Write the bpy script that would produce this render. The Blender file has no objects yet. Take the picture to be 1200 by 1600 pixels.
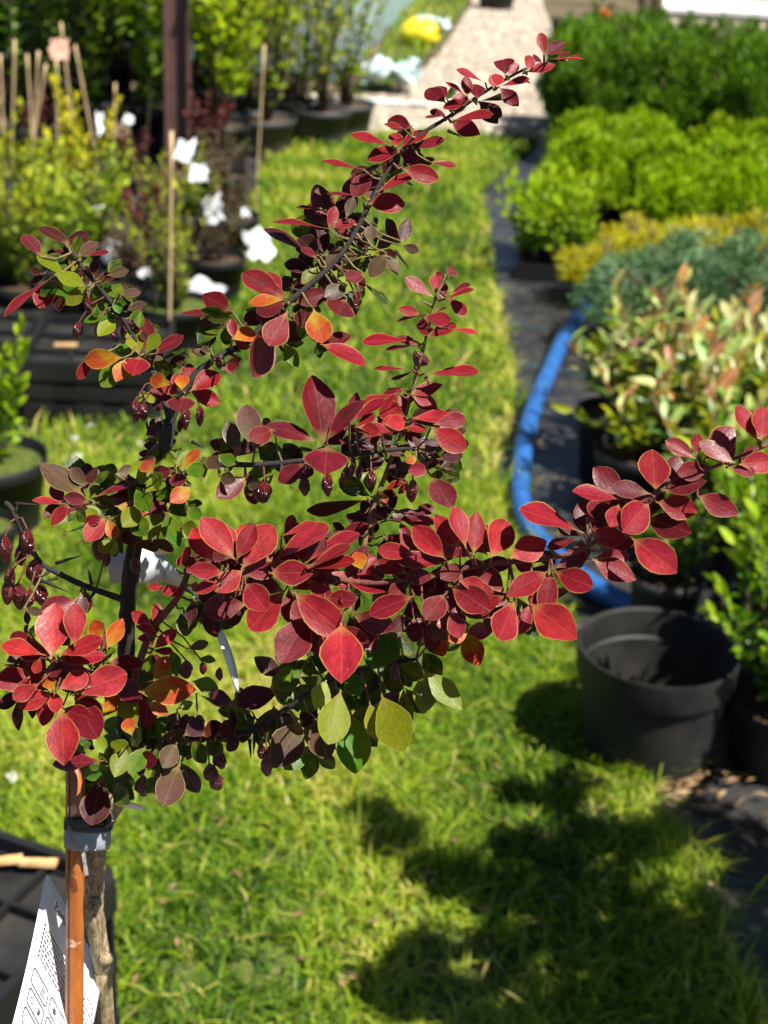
import bpy, math, random
import numpy as np
from mathutils import Vector, Matrix

# ------------------------------------------------------------------ camera, sky, sun, exposure
scene = bpy.context.scene
COL = scene.collection
FPX = 2400.0                       # focal length in photo pixels (photo is 1200 x 1600)
CAM = Vector((0.0, 0.0, 1.5))
PITCH, ROLL = 25.0, 3.0
ROT = Matrix.Rotation(math.radians(90 - PITCH), 3, 'X') @ Matrix.Rotation(math.radians(ROLL), 3, 'Z')
cd = bpy.data.cameras.new('camera')
cam = bpy.data.objects.new('camera', cd)
COL.objects.link(cam)
cam.matrix_world = Matrix.Translation(CAM) @ ROT.to_4x4()
cd.sensor_fit = 'VERTICAL'
cd.sensor_height = 36.0
cd.lens = 54.0
cd.clip_start = 0.05
cd.clip_end = 500.0
cd.dof.use_dof = True
cd.dof.focus_distance = 0.665
cd.dof.aperture_fstop = 15.5
scene.camera = cam

SUN_EL, SUN_AZ = 60.0, -32.0       # azimuth from +X, towards -Y (behind the camera, to the right)
SUN = Vector((math.cos(math.radians(SUN_EL)) * math.cos(math.radians(SUN_AZ)),
              math.cos(math.radians(SUN_EL)) * math.sin(math.radians(SUN_AZ)),
              math.sin(math.radians(SUN_EL))))
w = bpy.data.worlds.new('World')
scene.world = w
w.use_nodes = True
sky = w.node_tree.nodes.new('ShaderNodeTexSky')
sky.sky_type = 'NISHITA'
sky.sun_disc = False
sky.air_density = 0.7
sky.dust_density = 0.3
sky.altitude = 400
sky.sun_elevation = math.radians(SUN_EL)
sky.sun_rotation = math.radians(90 - SUN_AZ)
bg = w.node_tree.nodes['Background']
bg.inputs['Strength'].default_value = 0.05
w.node_tree.links.new(sky.outputs[0], bg.inputs[0])
ld = bpy.data.lights.new('sun', 'SUN')
ld.energy = 5.0
ld.angle = math.radians(0.53)
ld.color = (1.0, 0.96, 0.88)
sun = bpy.data.objects.new('sun', ld)
COL.objects.link(sun)
sun.rotation_euler = (-SUN).to_track_quat('-Z', 'Y').to_euler()
sun.location = (3, -2, 6)
scene.view_settings.view_transform = 'Standard'
scene.view_settings.look = 'None'
scene.view_settings.exposure = 1.3
scene.view_settings.gamma = 1.0
scene.view_settings.use_curve_mapping = False
scene.render.engine = 'CYCLES'
scene.cycles.use_denoising = True
scene.cycles.max_bounces = 8
scene.cycles.transparent_max_bounces = 8
scene.cycles.sample_clamp_indirect = 6.0

# ------------------------------------------------------------------ helpers
rng = np.random.default_rng(7)
RND = random.Random(11)

def ray(px, py):
    return ROT @ Vector(((px - 600) / FPX, -(py - 800) / FPX, -1.0))

def P(px, py, d):                  # point seen at a photo pixel, d metres along the optical axis
    return CAM + ray(px, py) * d

def G(px, py, z=0.0):              # point where that pixel's ray meets the height z
    r = ray(px, py)
    return CAM + r * ((z - CAM.z) / r.z)

VIEW = ROT @ Vector((0, 0, -1)); RIGHT = ROT @ Vector((1, 0, 0)); UP = ROT @ Vector((0, 1, 0))

ORD = ['first', 'second', 'third', 'fourth', 'fifth', 'sixth', 'seventh', 'eighth', 'ninth']
def lin(c):
    return tuple(((v / 255 + 0.055) / 1.055) ** 2.4 if v > 10 else v / 255 / 12.92 for v in c)

def alb(c, k=2.5):                 # colour as it looks in full sun -> surface albedo
    return tuple(min(0.85, v / k) for v in lin(c))

def tag(o, label=None, cat=None, group=None, kind=None):
    if label: o['label'] = label
    if cat: o['category'] = cat
    if group: o['group'] = group
    if kind: o['kind'] = kind
    return o

def new_mesh(name, verts, faces, attrs=None, smooth=False):
    """verts (N,3), faces (M,K) uniform or list of tuples; attrs {name: (N,) or (N,3)}"""
    me = bpy.data.meshes.new(name)
    if isinstance(faces, np.ndarray):
        verts = np.asarray(verts, dtype=np.float32)
        m, k = faces.shape
        me.vertices.add(len(verts))
        me.vertices.foreach_set('co', verts.ravel())
        me.loops.add(m * k)
        me.loops.foreach_set('vertex_index', faces.astype(np.int32).ravel())
        me.polygons.add(m)
        me.polygons.foreach_set('loop_start', np.arange(0, m * k, k, dtype=np.int32))
        me.polygons.foreach_set('loop_total', np.full(m, k, dtype=np.int32))
        me.update(calc_edges=True)
    else:
        me.from_pydata([tuple(v) for v in verts], [], [tuple(f) for f in faces])
        me.update()
    for an, av in (attrs or {}).items():
        av = np.asarray(av, dtype=np.float32)
        if av.ndim == 1:
            a = me.attributes.new(an, 'FLOAT', 'POINT')
            a.data.foreach_set('value', av)
        else:
            a = me.attributes.new(an, 'FLOAT_VECTOR', 'POINT')
            a.data.foreach_set('vector', av.ravel())
    if smooth:
        me.polygons.foreach_set('use_smooth', np.ones(len(me.polygons), dtype=bool))
    return me

def ob(name, me, mat=None, parent=None, loc=(0, 0, 0), rz=0.0):
    o = bpy.data.objects.new(name, me)
    COL.objects.link(o)
    if mat and me and not me.materials:
        me.materials.append(mat)
    o.location = loc
    o.rotation_euler = (0, 0, rz)
    if parent: o.parent = parent
    return o

def empty(name, loc, rz=0.0):
    o = bpy.data.objects.new(name, None)
    COL.objects.link(o)
    o.empty_display_size = 0.05
    o.location = loc
    o.rotation_euler = (0, 0, rz)
    return o

def copy_tree(o, parent=None):
    c = o.copy()
    COL.objects.link(c)
    c.parent = parent
    for ch in list(o.children):
        copy_tree(ch, c)
    return c

class MB:
    def __init__(self): self.v, self.f = [], []
    def add(self, vs, fs):
        n = len(self.v)
        self.v += [tuple(x) for x in vs]
        self.f += [tuple(i + n for i in f) for f in fs]
        return self
    def box(self, c, s, rz=0.0, taper=1.0):
        hx, hy, hz = s[0] / 2, s[1] / 2, s[2] / 2
        ca, sa = math.cos(rz), math.sin(rz)
        vs = []
        for z, k in ((-hz, 1.0), (hz, taper)):
            for x, y in ((-hx, -hy), (hx, -hy), (hx, hy), (-hx, hy)):
                x, y = x * k, y * k
                vs.append((c[0] + x * ca - y * sa, c[1] + x * sa + y * ca, c[2] + z))
        return self.add(vs, [(3, 2, 1, 0), (4, 5, 6, 7), (0, 1, 5, 4), (1, 2, 6, 5), (2, 3, 7, 6), (3, 0, 4, 7)])
    def tube(self, pts, rad, n=8, caps=True):
        pts = [Vector(p) for p in pts]
        if not isinstance(rad, (list, tuple)): rad = [rad] * len(pts)
        t = (pts[1] - pts[0]).normalized()
        u = t.orthogonal().normalized()
        vs, fs = [], []
        for i, p in enumerate(pts):
            a = pts[min(i + 1, len(pts) - 1)] - pts[max(i - 1, 0)]
            if a.length > 1e-9:
                t = a.normalized()
            u = (u - t * u.dot(t)).normalized()
            b = t.cross(u)
            for k in range(n):
                an = 2 * math.pi * k / n
                vs.append(p + (u * math.cos(an) + b * math.sin(an)) * rad[i])
        for i in range(len(pts) - 1):
            for k in range(n):
                k2 = (k + 1) % n
                fs.append((i * n + k, i * n + k2, (i + 1) * n + k2, (i + 1) * n + k))
        if caps:
            fs.append(tuple(range(n - 1, -1, -1)))
            fs.append(tuple(range((len(pts) - 1) * n, len(pts) * n)))
        return self.add(vs, fs)
    def lathe(self, prof, n=32, c=(0, 0, 0)):
        vs, fs = [], []
        for r, z in prof:
            for k in range(n):
                a = 2 * math.pi * k / n
                vs.append((c[0] + r * math.cos(a), c[1] + r * math.sin(a), c[2] + z))
        for i in range(len(prof) - 1):
            for k in range(n):
                k2 = (k + 1) % n
                fs.append((i * n + k, i * n + k2, (i + 1) * n + k2, (i + 1) * n + k))
        return self.add(vs, fs)
    def mesh(self, name, smooth=False):
        return new_mesh(name, self.v, self.f, smooth=smooth)
    def build(self, name, mat, parent=None, loc=(0, 0, 0), rz=0.0, smooth=False):
        return ob(name, self.mesh(name, smooth), mat, parent, loc, rz)

def catmull(pts, sub=6):
    """pts: list of tuples of any length -> smoothed list"""
    pts = [np.array(p, dtype=float) for p in pts]
    pp = [2 * pts[0] - pts[1]] + pts + [2 * pts[-1] - pts[-2]]
    out = []
    for i in range(1, len(pp) - 2):
        p0, p1, p2, p3 = pp[i - 1:i + 3]
        for k in range(sub):
            t = k / sub
            out.append(0.5 * (2 * p1 + (p2 - p0) * t + (2 * p0 - 5 * p1 + 4 * p2 - p3) * t * t + (3 * p1 - p0 - 3 * p2 + p3) * t ** 3))
    out.append(pts[-1])
    return out

def inpoly(x, y, poly):
    r = np.zeros(len(x), dtype=bool)
    j = len(poly) - 1
    for i in range(len(poly)):
        xi, yi = poly[i][0], poly[i][1]
        xj, yj = poly[j][0], poly[j][1]
        c = ((yi > y) != (yj > y)) & (x < (xj - xi) * (y - yi) / (yj - yi + 1e-12) + xi)
        r ^= c
        j = i
    return r

# ------------------------------------------------------------------ materials
def M_new(name):
    m = bpy.data.materials.new(name)
    m.use_nodes = True
    nt = m.node_tree
    bs = nt.nodes['Principled BSDF']
    return m, nt, bs, nt.links.new

def nd(nt, t, **kw):
    n = nt.nodes.new(t)
    for k, v in kw.items():
        if k.startswith('i_'):
            n.inputs[k[2:].replace('_', ' ')].default_value = v
        else:
            setattr(n, k, v)
    return n

def mixc(nt, L, fac, a, b, mode='MIX'):
    n = nt.nodes.new('ShaderNodeMix')
    n.data_type = 'RGBA'
    n.blend_type = mode
    for idx, v in ((0, fac), (6, a), (7, b)):
        if hasattr(v, 'is_output'):
            L(v, n.inputs[idx])
        else:
            n.inputs[idx].default_value = v if idx == 0 else (tuple(v) + (1.0,))[:4]
    return n.outputs[2]

def mathn(nt, L, op, a, b=0.5, clamp=False):
    n = nt.nodes.new('ShaderNodeMath')
    n.operation = op
    n.use_clamp = clamp
    for i, v in enumerate((a, b)):
        if hasattr(v, 'is_output'): L(v, n.inputs[i])
        else: n.inputs[i].default_value = v
    return n.outputs[0]

def maprange(nt, L, v, a, b, c=0.0, d=1.0):
    n = nt.nodes.new('ShaderNodeMapRange')
    L(v, n.inputs[0])
    for i, x in enumerate((a, b, c, d)): n.inputs[i + 1].default_value = x
    return n.outputs[0]

def mat_noise(name, c1, c2, scale=20.0, rough=0.7, bump=0.0, bscale=None, spec=0.5, detail=5.0, metal=0.0, dist=0.002):
    m, nt, bs, L = M_new(name)
    tc = nd(nt, 'ShaderNodeTexCoord')
    nz = nd(nt, 'ShaderNodeTexNoise', i_Scale=scale, i_Detail=detail, i_Roughness=0.6)
    L(tc.outputs['Object'], nz.inputs['Vector'])
    f = maprange(nt, L, nz.outputs[0], 0.33, 0.67)
    L(mixc(nt, L, f, c1, c2), bs.inputs['Base Color'])
    bs.inputs['Roughness'].default_value = rough
    bs.inputs['Specular IOR Level'].default_value = spec
    bs.inputs['Metallic'].default_value = metal
    if bump:
        n2 = nd(nt, 'ShaderNodeTexNoise', i_Scale=bscale or scale * 3, i_Detail=4.0)
        L(tc.outputs['Object'], n2.inputs['Vector'])
        bp = nd(nt, 'ShaderNodeBump', i_Strength=bump, i_Distance=dist)
        L(n2.outputs[0], bp.inputs['Height'])
        L(bp.outputs[0], bs.inputs['Normal'])
    return m

def mat_foliage(name, cols, rough=0.5, trans=0.35, tcol=None, objvar=0.25, spec=0.2):
    """leaf colours picked along the attribute rnd; a share of light passes through the blade"""
    m, nt, bs, L = M_new(name)
    at = nd(nt, 'ShaderNodeAttribute', attribute_name='rnd')
    oi = nd(nt, 'ShaderNodeObjectInfo')
    rp = nd(nt, 'ShaderNodeValToRGB')
    el = rp.color_ramp.elements
    while len(el) < len(cols): el.new(0.5)
    for i, c in enumerate(cols):
        el[i].position = i / max(1, len(cols) - 1)
        el[i].color = tuple(c) + (1.0,)
    L(at.outputs['Fac'], rp.inputs[0])
    v = maprange(nt, L, oi.outputs['Random'], 0, 1, 1 - objvar, 1 + objvar)
    hs = nd(nt, 'ShaderNodeHueSaturation')
    L(rp.outputs[0], hs.inputs['Color'])
    L(v, hs.inputs['Value'])
    L(hs.outputs[0], bs.inputs['Base Color'])
    bs.inputs['Roughness'].default_value = rough
    bs.inputs['Specular IOR Level'].default_value = spec
    tr = nd(nt, 'ShaderNodeBsdfTranslucent')
    tc = mixc(nt, L, 1.0, hs.outputs[0], tcol or (1.5, 1.6, 0.7), 'MULTIPLY')
    L(tc, tr.inputs[0])
    mx = nd(nt, 'ShaderNodeMixShader')
    mx.inputs[0].default_value = trans
    L(bs.outputs[0], mx.inputs[1])
    L(tr.outputs[0], mx.inputs[2])
    L(mx.outputs[0], nt.nodes['Material Output'].inputs[0])
    return m

MAT = {}
MAT['black_plastic'] = mat_noise('black_plastic', (0.005, 0.005, 0.006), (0.014, 0.0135, 0.0135), 9, 0.55, 0.25, 40, 0.3)
MAT['worn_plastic'] = mat_noise('worn_plastic', (0.006, 0.006, 0.0062), (0.026, 0.024, 0.021), 14, 0.6, 0.3, 60, 0.3)
MAT['grey_plastic'] = mat_noise('grey_plastic', (0.025, 0.026, 0.028), (0.045, 0.045, 0.045), 10, 0.5, 0.2)
MAT['soil'] = mat_noise('soil', (0.02, 0.013, 0.008), (0.09, 0.06, 0.035), 60, 0.95, 0.9, 120, 0.1, dist=0.006)
MAT['moss'] = mat_noise('moss', (0.03, 0.05, 0.008), (0.10, 0.12, 0.025), 60, 0.95, 0.9, 150, 0.1, dist=0.006)
MAT['twig'] = mat_noise('twig', (0.06, 0.04, 0.025), (0.16, 0.115, 0.075), 60, 0.8, 0.5, 200, 0.2)
MAT['cane'] = mat_noise('cane', (0.36, 0.25, 0.12), (0.55, 0.4, 0.22), 30, 0.6, 0.2, 80, 0.3)
MAT['white_tag'] = mat_noise('white_tag', (0.36, 0.38, 0.40), (0.5, 0.51, 0.52), 30, 0.45)
MAT['chip'] = mat_noise('chip', (0.5, 0.25, 0.09), (0.72, 0.46, 0.2), 120, 0.7, 0.4, 250)
MAT['post'] = mat_noise('post', (0.07, 0.03, 0.025), (0.12, 0.06, 0.05), 12, 0.6, 0.2)
# ------------------------------------------------------------------ the ground
def gp(*pxs, z=0.0):
    return [G(px, py, z) for px, py in pxs]

def sheet(name, poly, z, mat, kind='structure', parent=None):
    """flat polygon sheet with a short skirt so that its edge has thickness"""
    n = len(poly)
    vs = [(p[0], p[1], z) for p in poly] + [(p[0], p[1], z - 0.003) for p in poly]
    fs = [tuple(range(n))] + [(i, i + n, (i + 1) % n + n, (i + 1) % n) for i in range(n)]
    o = ob(name, new_mesh(name, vs, fs), mat, parent)
    return tag(o, kind=kind)

MAT['ground'] = mat_noise('ground_earth', (0.05, 0.035, 0.02), (0.13, 0.1, 0.06), 3, 0.95, 0.6, 40, 0.1, dist=0.01)
ground = ob('ground', new_mesh('ground', [(-150, -60, -0.012), (150, -60, -0.012), (150, 240, -0.012), (-150, 240, -0.012)], [(0, 1, 2, 3)]), MAT['ground'])
tag(ground, kind='structure')

# gravel path
def gravel_mat():
    m, nt, bs, L = M_new('gravel')
    tc = nd(nt, 'ShaderNodeTexCoord')
    vo = nd(nt, 'ShaderNodeTexVoronoi', i_Scale=55.0)
    L(tc.outputs['Object'], vo.inputs['Vector'])
    nz = nd(nt, 'ShaderNodeTexNoise', i_Scale=2.5, i_Detail=5.0)
    L(tc.outputs['Object'], nz.inputs['Vector'])
    sep = nd(nt, 'ShaderNodeSeparateColor')
    L(vo.outputs['Color'], sep.inputs[0])
    c = mixc(nt, L, sep.outputs[0], (0.13, 0.105, 0.08), (0.29, 0.245, 0.19))
    f = maprange(nt, L, nz.outputs[0], 0.35, 0.7)
    c = mixc(nt, L, f, c, (0.25, 0.21, 0.165))
    L(c, bs.inputs['Base Color'])
    bs.inputs['Roughness'].default_value = 0.9
    bp = nd(nt, 'ShaderNodeBump', i_Strength=0.6, i_Distance=0.01)
    L(vo.outputs['Distance'], bp.inputs['Height'])
    L(bp.outputs[0], bs.inputs['Normal'])
    return m
PATH = gp((300, 205), (560, 212), (700, 210), (900, 235), (885, 120), (862, 40), (850, 15), (838, -60), (760, -60), (735, 10), (690, 80), (640, 130), (560, 150), (300, 130))
gpath = sheet('gravel_path', PATH, -0.002, gravel_mat())
def pebbles(n):
    r = np.random.default_rng(31)
    xs = [p.x for p in PATH]; ys = [p.y for p in PATH]
    x = r.uniform(min(xs), max(xs), n); y = r.uniform(min(ys), min(14, max(ys)), n)
    k = inpoly(x, y, PATH); x, y = x[k], y[k]; n = len(x)
    s = .006 + .016 * r.random(n) ** 2
    base = np.array([(1, 0, 0), (.3, .95, .1), (-.8, .6, 0), (-.8, -.6, .1), (.3, -.95, 0), (0, 0, .7)])
    a = r.uniform(0, 6.28, n)
    V = np.zeros((n, 6, 3)); 
    for i, (u, v, w_) in enumerate(base):
        q = r.uniform(.7, 1.2, n)
        V[:, i, 0] = x + (u * np.cos(a) - v * np.sin(a)) * s * q; V[:, i, 1] = y + (u * np.sin(a) + v * np.cos(a)) * s * q; V[:, i, 2] = -.002 + (w_ - .05) * s * q
    b = (np.arange(n) * 6)[:, None]
    F = np.concatenate([b + np.array([[i, (i + 1) % 5, 5]]) for i in range(5)], 0)
    return new_mesh('pebbles', V.reshape(-1, 3), F, {'rnd': np.repeat(r.random(n), 6)})
pb = ob('pebbles', pebbles(16000), mat_foliage('pebble', [(.14, .11, .08), (.34, .28, .21), (.5, .44, .36)], .85, 0.0, objvar=0), gpath)
pb['kind'] = 'stuff'

# lawn soil under the grass, then the grass
LAWN_PX = [(-700, 1900), (-700, 690), (-30, 700), (60, 672), (235, 648), (300, 570), (335, 450), (395, 300), (425, 238), (520, 215),
           (700, 207), (842, 222), (800, 262), (752, 300), (765, 350), (768, 420), (785, 500), (806, 580), (800, 660), (778, 740), (790, 820),
           (830, 880), (880, 940), (905, 1060), (930, 1165), (1000, 1190), (1022, 1250), (1075, 1340), (1100, 1440), (1180, 1560), (1235, 1750), (1250, 1900)]
LAWN = gp(*LAWN_PX)
MAT['lawn_soil'] = mat_noise('lawn_soil', (0.035, 0.06, 0.012), (0.10, 0.11, 0.03), 30, 0.95, 0.7, 90, 0.1, dist=0.01)
sheet('lawn', LAWN, 0.006, MAT['lawn_soil'])
VERGE = gp((545, 150), (560, 128), (600, 66), (650, -30), (755, -50), (722, 20), (690, 65), (640, 118), (590, 146))
sheet('verge', VERGE, 0.004, MAT['lawn_soil'])

# woven weed fabric with sewn marker lines
def fabric_mat():
    m, nt, bs, L = M_new('weed_fabric')
    tc = nd(nt, 'ShaderNodeTexCoord')
    nz = nd(nt, 'ShaderNodeTexNoise', i_Scale=5.0, i_Detail=6.0, i_Roughness=0.65)
    L(tc.outputs['Object'], nz.inputs['Vector'])
    n2 = nd(nt, 'ShaderNodeTexNoise', i_Scale=40.0, i_Detail=4.0)
    L(tc.outputs['Object'], n2.inputs['Vector'])
    c = mixc(nt, L, maprange(nt, L, nz.outputs[0], 0.4, 0.72), (0.010, 0.011, 0.014), (0.045, 0.041, 0.038))
    c = mixc(nt, L, maprange(nt, L, n2.outputs[0], 0.58, 0.75), c, (0.10, 0.075, 0.05))
    sp = nd(nt, 'ShaderNodeSeparateXYZ')
    L(tc.outputs['Object'], sp.inputs[0])
    s = mathn(nt, L, 'ADD', mathn(nt, L, 'MULTIPLY', sp.outputs[0], 0.3), sp.outputs[1])
    fr = mathn(nt, L, 'FRACT', mathn(nt, L, 'MULTIPLY', s, 2.6))
    ln = mathn(nt, L, 'LESS_THAN', mathn(nt, L, 'ABSOLUTE', mathn(nt, L, 'SUBTRACT', fr, 0.5)), 0.007)
    c = mixc(nt, L, mathn(nt, L, 'MULTIPLY', ln, 0.8), c, (0.03, 0.11, 0.12))
    L(c, bs.inputs['Base Color'])
    bs.inputs['Roughness'].default_value = 0.42
    bs.inputs['Specular IOR Level'].default_value = 0.55
    wv = nd(nt, 'ShaderNodeTexChecker', i_Scale=500.0)
    L(tc.outputs['Object'], wv.inputs['Vector'])
    bp = nd(nt, 'ShaderNodeBump', i_Strength=0.25, i_Distance=0.001)
    L(wv.outputs['Fac'], bp.inputs['Height'])
    L(bp.outputs[0], bs.inputs['Normal'])
    return m
MAT['fabric'] = fabric_mat()
FAB = gp((770, 212), (730, 290), (745, 350), (750, 420), (765, 500), (780, 600), (770, 700), (755, 800), (800, 900), (860, 980), (900, 1150),
         (960, 1190), (1000, 1250), (1050, 1340), (1075, 1440), (1140, 1560), (1200, 1750), (1200, 1900), (2300, 1900), (2300, 260))
# rumpled grid clipped to the polygon
def rumpled(name, poly, z0, amp, step, mat, seed=0):
    xs = [p[0] for p in poly]; ys = [p[1] for p in poly]
    nx = int((max(xs) - min(xs)) / step) + 2; ny = int((max(ys) - min(ys)) / step) + 2
    gx, gy = np.meshgrid(min(xs) + np.arange(nx) * step, min(ys) + np.arange(ny) * step)
    ins = inpoly(gx.ravel(), gy.ravel(), poly).reshape(gx.shape)
    r = np.random.default_rng(seed)
    z = np.zeros_like(gx)
    for k in range(26):
        a = r.uniform(0, math.pi); f = r.uniform(4, 28); ph = r.uniform(0, 6.28)
        z += np.sin((gx * math.cos(a) + gy * math.sin(a)) * f + ph + 1.5 * np.sin(gx * 2.1 + gy * 1.7 + k)) * (6 / f) ** 0.9
    z = z0 + amp * (np.clip(z / 5.0 + 0.35, 0, 1.6) ** 1.5)
    idx = np.arange(nx * ny).reshape(ny, nx)
    ok = ins[:-1, :-1] & ins[1:, :-1] & ins[:-1, 1:] & ins[1:, 1:]
    f = np.stack([idx[:-1, :-1], idx[:-1, 1:], idx[1:, 1:], idx[1:, :-1]], -1)[ok]
    v = np.stack([gx.ravel(), gy.ravel(), z.ravel()], -1)
    used = np.unique(f)
    remap = -np.ones(len(v), dtype=np.int64); remap[used] = np.arange(len(used))
    return ob(name, new_mesh(name, v[used], remap[f], smooth=True), mat)
tag(rumpled('weed_fabric', FAB, -0.004, 0.008, 0.02, MAT['fabric'], 3), kind='structure')
FABL = gp((-900, 690), (-20, 690), (60, 668), (240, 640), (310, 560), (345, 440), (405, 300), (430, 232), (300, 205), (-900, 300))
tag(rumpled('standing_bed', FABL, -0.004, 0.006, 0.04, MAT['fabric'], 4), kind='structure')

# grass blades
def grass_blades(name, x, y, z0, hgt, wid, seed, lean=0.9, dry=None):
    r = np.random.default_rng(seed)
    n = len(x)
    a = r.uniform(0, 2 * math.pi, n)
    h = hgt * r.uniform(0.5, 1.25, n)
    ln = h * np.abs(r.normal(lean, 0.45, n))
    dx, dy = np.cos(a), np.sin(a)
    wv = wid * r.uniform(0.6, 1.3, n)
    tw = a + math.pi / 2 + r.normal(0, 0.6, n)
    px, py = np.cos(tw) * wv / 2, np.sin(tw) * wv / 2
    V = np.zeros((n, 5, 3), dtype=np.float32)
    bx, by = x, y
    mx, my, mz = x + dx * ln * 0.35, y + dy * ln * 0.35, z0 + h * 0.62
    tx, ty, tz = x + dx * ln, y + dy * ln, z0 + h * r.uniform(0.65, 1.0, n)
    V[:, 0] = np.stack([bx - px, by - py, np.full(n, z0)], -1)
    V[:, 1] = np.stack([bx + px, by + py, np.full(n, z0)], -1)
    V[:, 2] = np.stack([mx + px * .8, my + py * .8, mz], -1)
    V[:, 3] = np.stack([mx - px * .8, my - py * .8, mz], -1)
    V[:, 4] = np.stack([tx, ty, tz], -1)
    b = (np.arange(n) * 5)[:, None]
    F = np.concatenate([b + np.array([[0, 1, 2]]), b + np.array([[0, 2, 3]]), b + np.array([[3, 2, 4]])], 0)
    # colour: patches of fresh and yellowish grass plus straw
    pat = np.zeros(n)
    for k in range(12):
        aa = r.uniform(0, math.pi); f = r.uniform(3, 16)
        pat += np.sin((x * math.cos(aa) + y * math.sin(aa)) * f + r.uniform(0, 6.28))
    c = 0.41 + pat * 0.06 + r.normal(0, 0.21, n)
    if dry is not None: c = c + dry
    c = np.where(r.random(n) < 0.045, r.uniform(0.85, 1.0, n), c)
    c = np.clip(c, 0, 1)
    return new_mesh(name, V.reshape(-1, 3), F, {'rnd': np.repeat(c, 5)})

MAT['grass'] = mat_foliage('grass', [(0.014, 0.048, 0.004), (0.068, 0.145, 0.007), (0.16, 0.25, 0.010), (0.29, 0.345, 0.020), (0.44, 0.37, 0.11)], 0.5, 0.33, objvar=0.0, spec=0.15)
def lawn_points(n, x0, x1, y0, y1, poly, seed):
    r = np.random.default_rng(seed)
    x = r.uniform(x0, x1, n); y = r.uniform(y0, y1, n)
    k = inpoly(x, y, poly)
    return x[k], y[k]
def edge_dry(x, y):
    e = np.array([(p[0], p[1]) for p in LAWN[13:]])
    d = np.full(len(x), 9.0)
    for i in range(len(e) - 1):
        a, b = e[i], e[i + 1]
        t = np.clip(((x - a[0]) * (b[0] - a[0]) + (y - a[1]) * (b[1] - a[1])) / ((b - a) ** 2).sum(), 0, 1)
        d = np.minimum(d, np.hypot(x - a[0] - t * (b[0] - a[0]), y - a[1] - t * (b[1] - a[1])))
    k = np.where(y > 2.9, 0.38, 0.15)
    return k * np.exp(-(d / 0.09) ** 2)
gx, gy = lawn_points(95000, -1.2, 1.1, 1.25, 3.4, LAWN, 1)
# bare worn spots stay thin
bare = [(G(715, 1520), 0.085), (G(420, 1520), 0.05), (G(290, 1545), 0.04), (G(930, 1285), 0.03)]
keep = np.ones(len(gx), dtype=bool)
for c, rr in bare:
    keep &= (np.hypot((gx - c.x), (gy - c.y)) > rr) | (rng.random(len(gx)) < 0.25)
gx, gy = gx[keep], gy[keep]
g1 = ob('grass', grass_blades('grass', gx, gy, 0.0065, 0.034, 0.0042, 2, 1.25, edge_dry(gx, gy)), MAT['grass'])
tag(g1, 'short sunlit yellow green lawn grass on the ground below the barberry', 'grass', kind='stuff')
gx, gy = lawn_points(70000, -2.2, 1.6, 3.4, 8.2, LAWN, 5)
g2 = ob('grass', grass_blades('grass_far', gx, gy, 0.0065, 0.042, 0.008, 6, 1.0, edge_dry(gx, gy)), MAT['grass'])
tag(g2, 'bright green strip of lawn leading away to the gravel path', 'grass', kind='stuff')
gx, gy = lawn_points(9000, -1.5, 3, 7.5, 16, VERGE, 8)
g3 = ob('grass', grass_blades('grass_verge', gx, gy, 0.005, 0.07, 0.014, 9, 1.0, np.full(len(gx), 0.12)), MAT['grass'])
tag(g3, 'rough grass verge between the plastic tunnel and gravel path', 'grass', kind='stuff')
# longer tufts along the fabric edge
def tuft(px, py, n, h, s):
    c = G(px, py)
    return c.x + rng.normal(0, s, n), c.y + rng.normal(0, s, n)
tx, ty = [], []
for px, py in [(945, 1185), (985, 1200), (1005, 1225), (1040, 1345), (1075, 1370), (1100, 1445), (900, 1130), (1060, 1425), (820, 880), (790, 770), (800, 640), (1165, 1590), (700, 1370), (560, 1330)]:
    a, b = tuft(px, py, 70, 0.06, 0.025); tx.append(a); ty.append(b)
tx = np.concatenate(tx); ty = np.concatenate(ty)
g4 = ob('grass_tufts', grass_blades('grass_tufts', tx, ty, 0.0, 0.075, 0.0032, 12, 0.7, np.full(len(tx), 0.1)), MAT['grass'])
tag(g4, 'longer grass tufts along the ragged edge of the black fabric', 'grass', kind='stuff')

# dry leaf litter and straw lying on fabric and lawn
def litter():
    r = np.random.default_rng(21)
    V, F, C = [], [], []
    spots = []
    for _ in range(620):
        px, py = r.choice([0, 1, 2], p=[.5, .3, .2]), 0
        if px == 0: q = G(r.uniform(770, 1200), r.uniform(430, 1300))
        elif px == 1: q = G(r.normal(1020, 55), r.normal(1215, 28))
        else: q = G(r.uniform(1000, 1250), r.uniform(1200, 1650))
        spots.append((q.x, q.y, r.uniform(0.006, 0.02), 0.012))
    for _ in range(60):
        q = G(r.uniform(200, 900), r.uniform(1150, 1600)); spots.append((q.x, q.y, r.uniform(0.006, 0.014), 0.033))
    for x, y, s, z in spots:
        a = r.uniform(0, 6.28); e = s * r.uniform(0.12, 0.45)
        ca, sa = math.cos(a), math.sin(a)
        n = len(V)
        for u, v_, h in ((-s, 0, 0), (0, -e, s * .2), (s, 0, s * .1), (0, e, s * .25)):
            V.append((x + u * ca - v_ * sa, y + u * sa + v_ * ca, z + h)); C.append(r.random())
        F += [(n, n + 1, n + 2), (n, n + 2, n + 3)]
    return new_mesh('leaf_litter', V, F, {'rnd': np.array(C)})
MAT['litter'] = mat_foliage('litter', [(0.10, 0.05, 0.025), (0.22, 0.13, 0.06), (0.36, 0.27, 0.14)], 0.8, 0.15, objvar=0)
tag(ob('leaf_litter', litter(), MAT['litter']), 'scattered dry brown leaf litter and straw on black fabric', 'leaf litter', kind='stuff')

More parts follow.
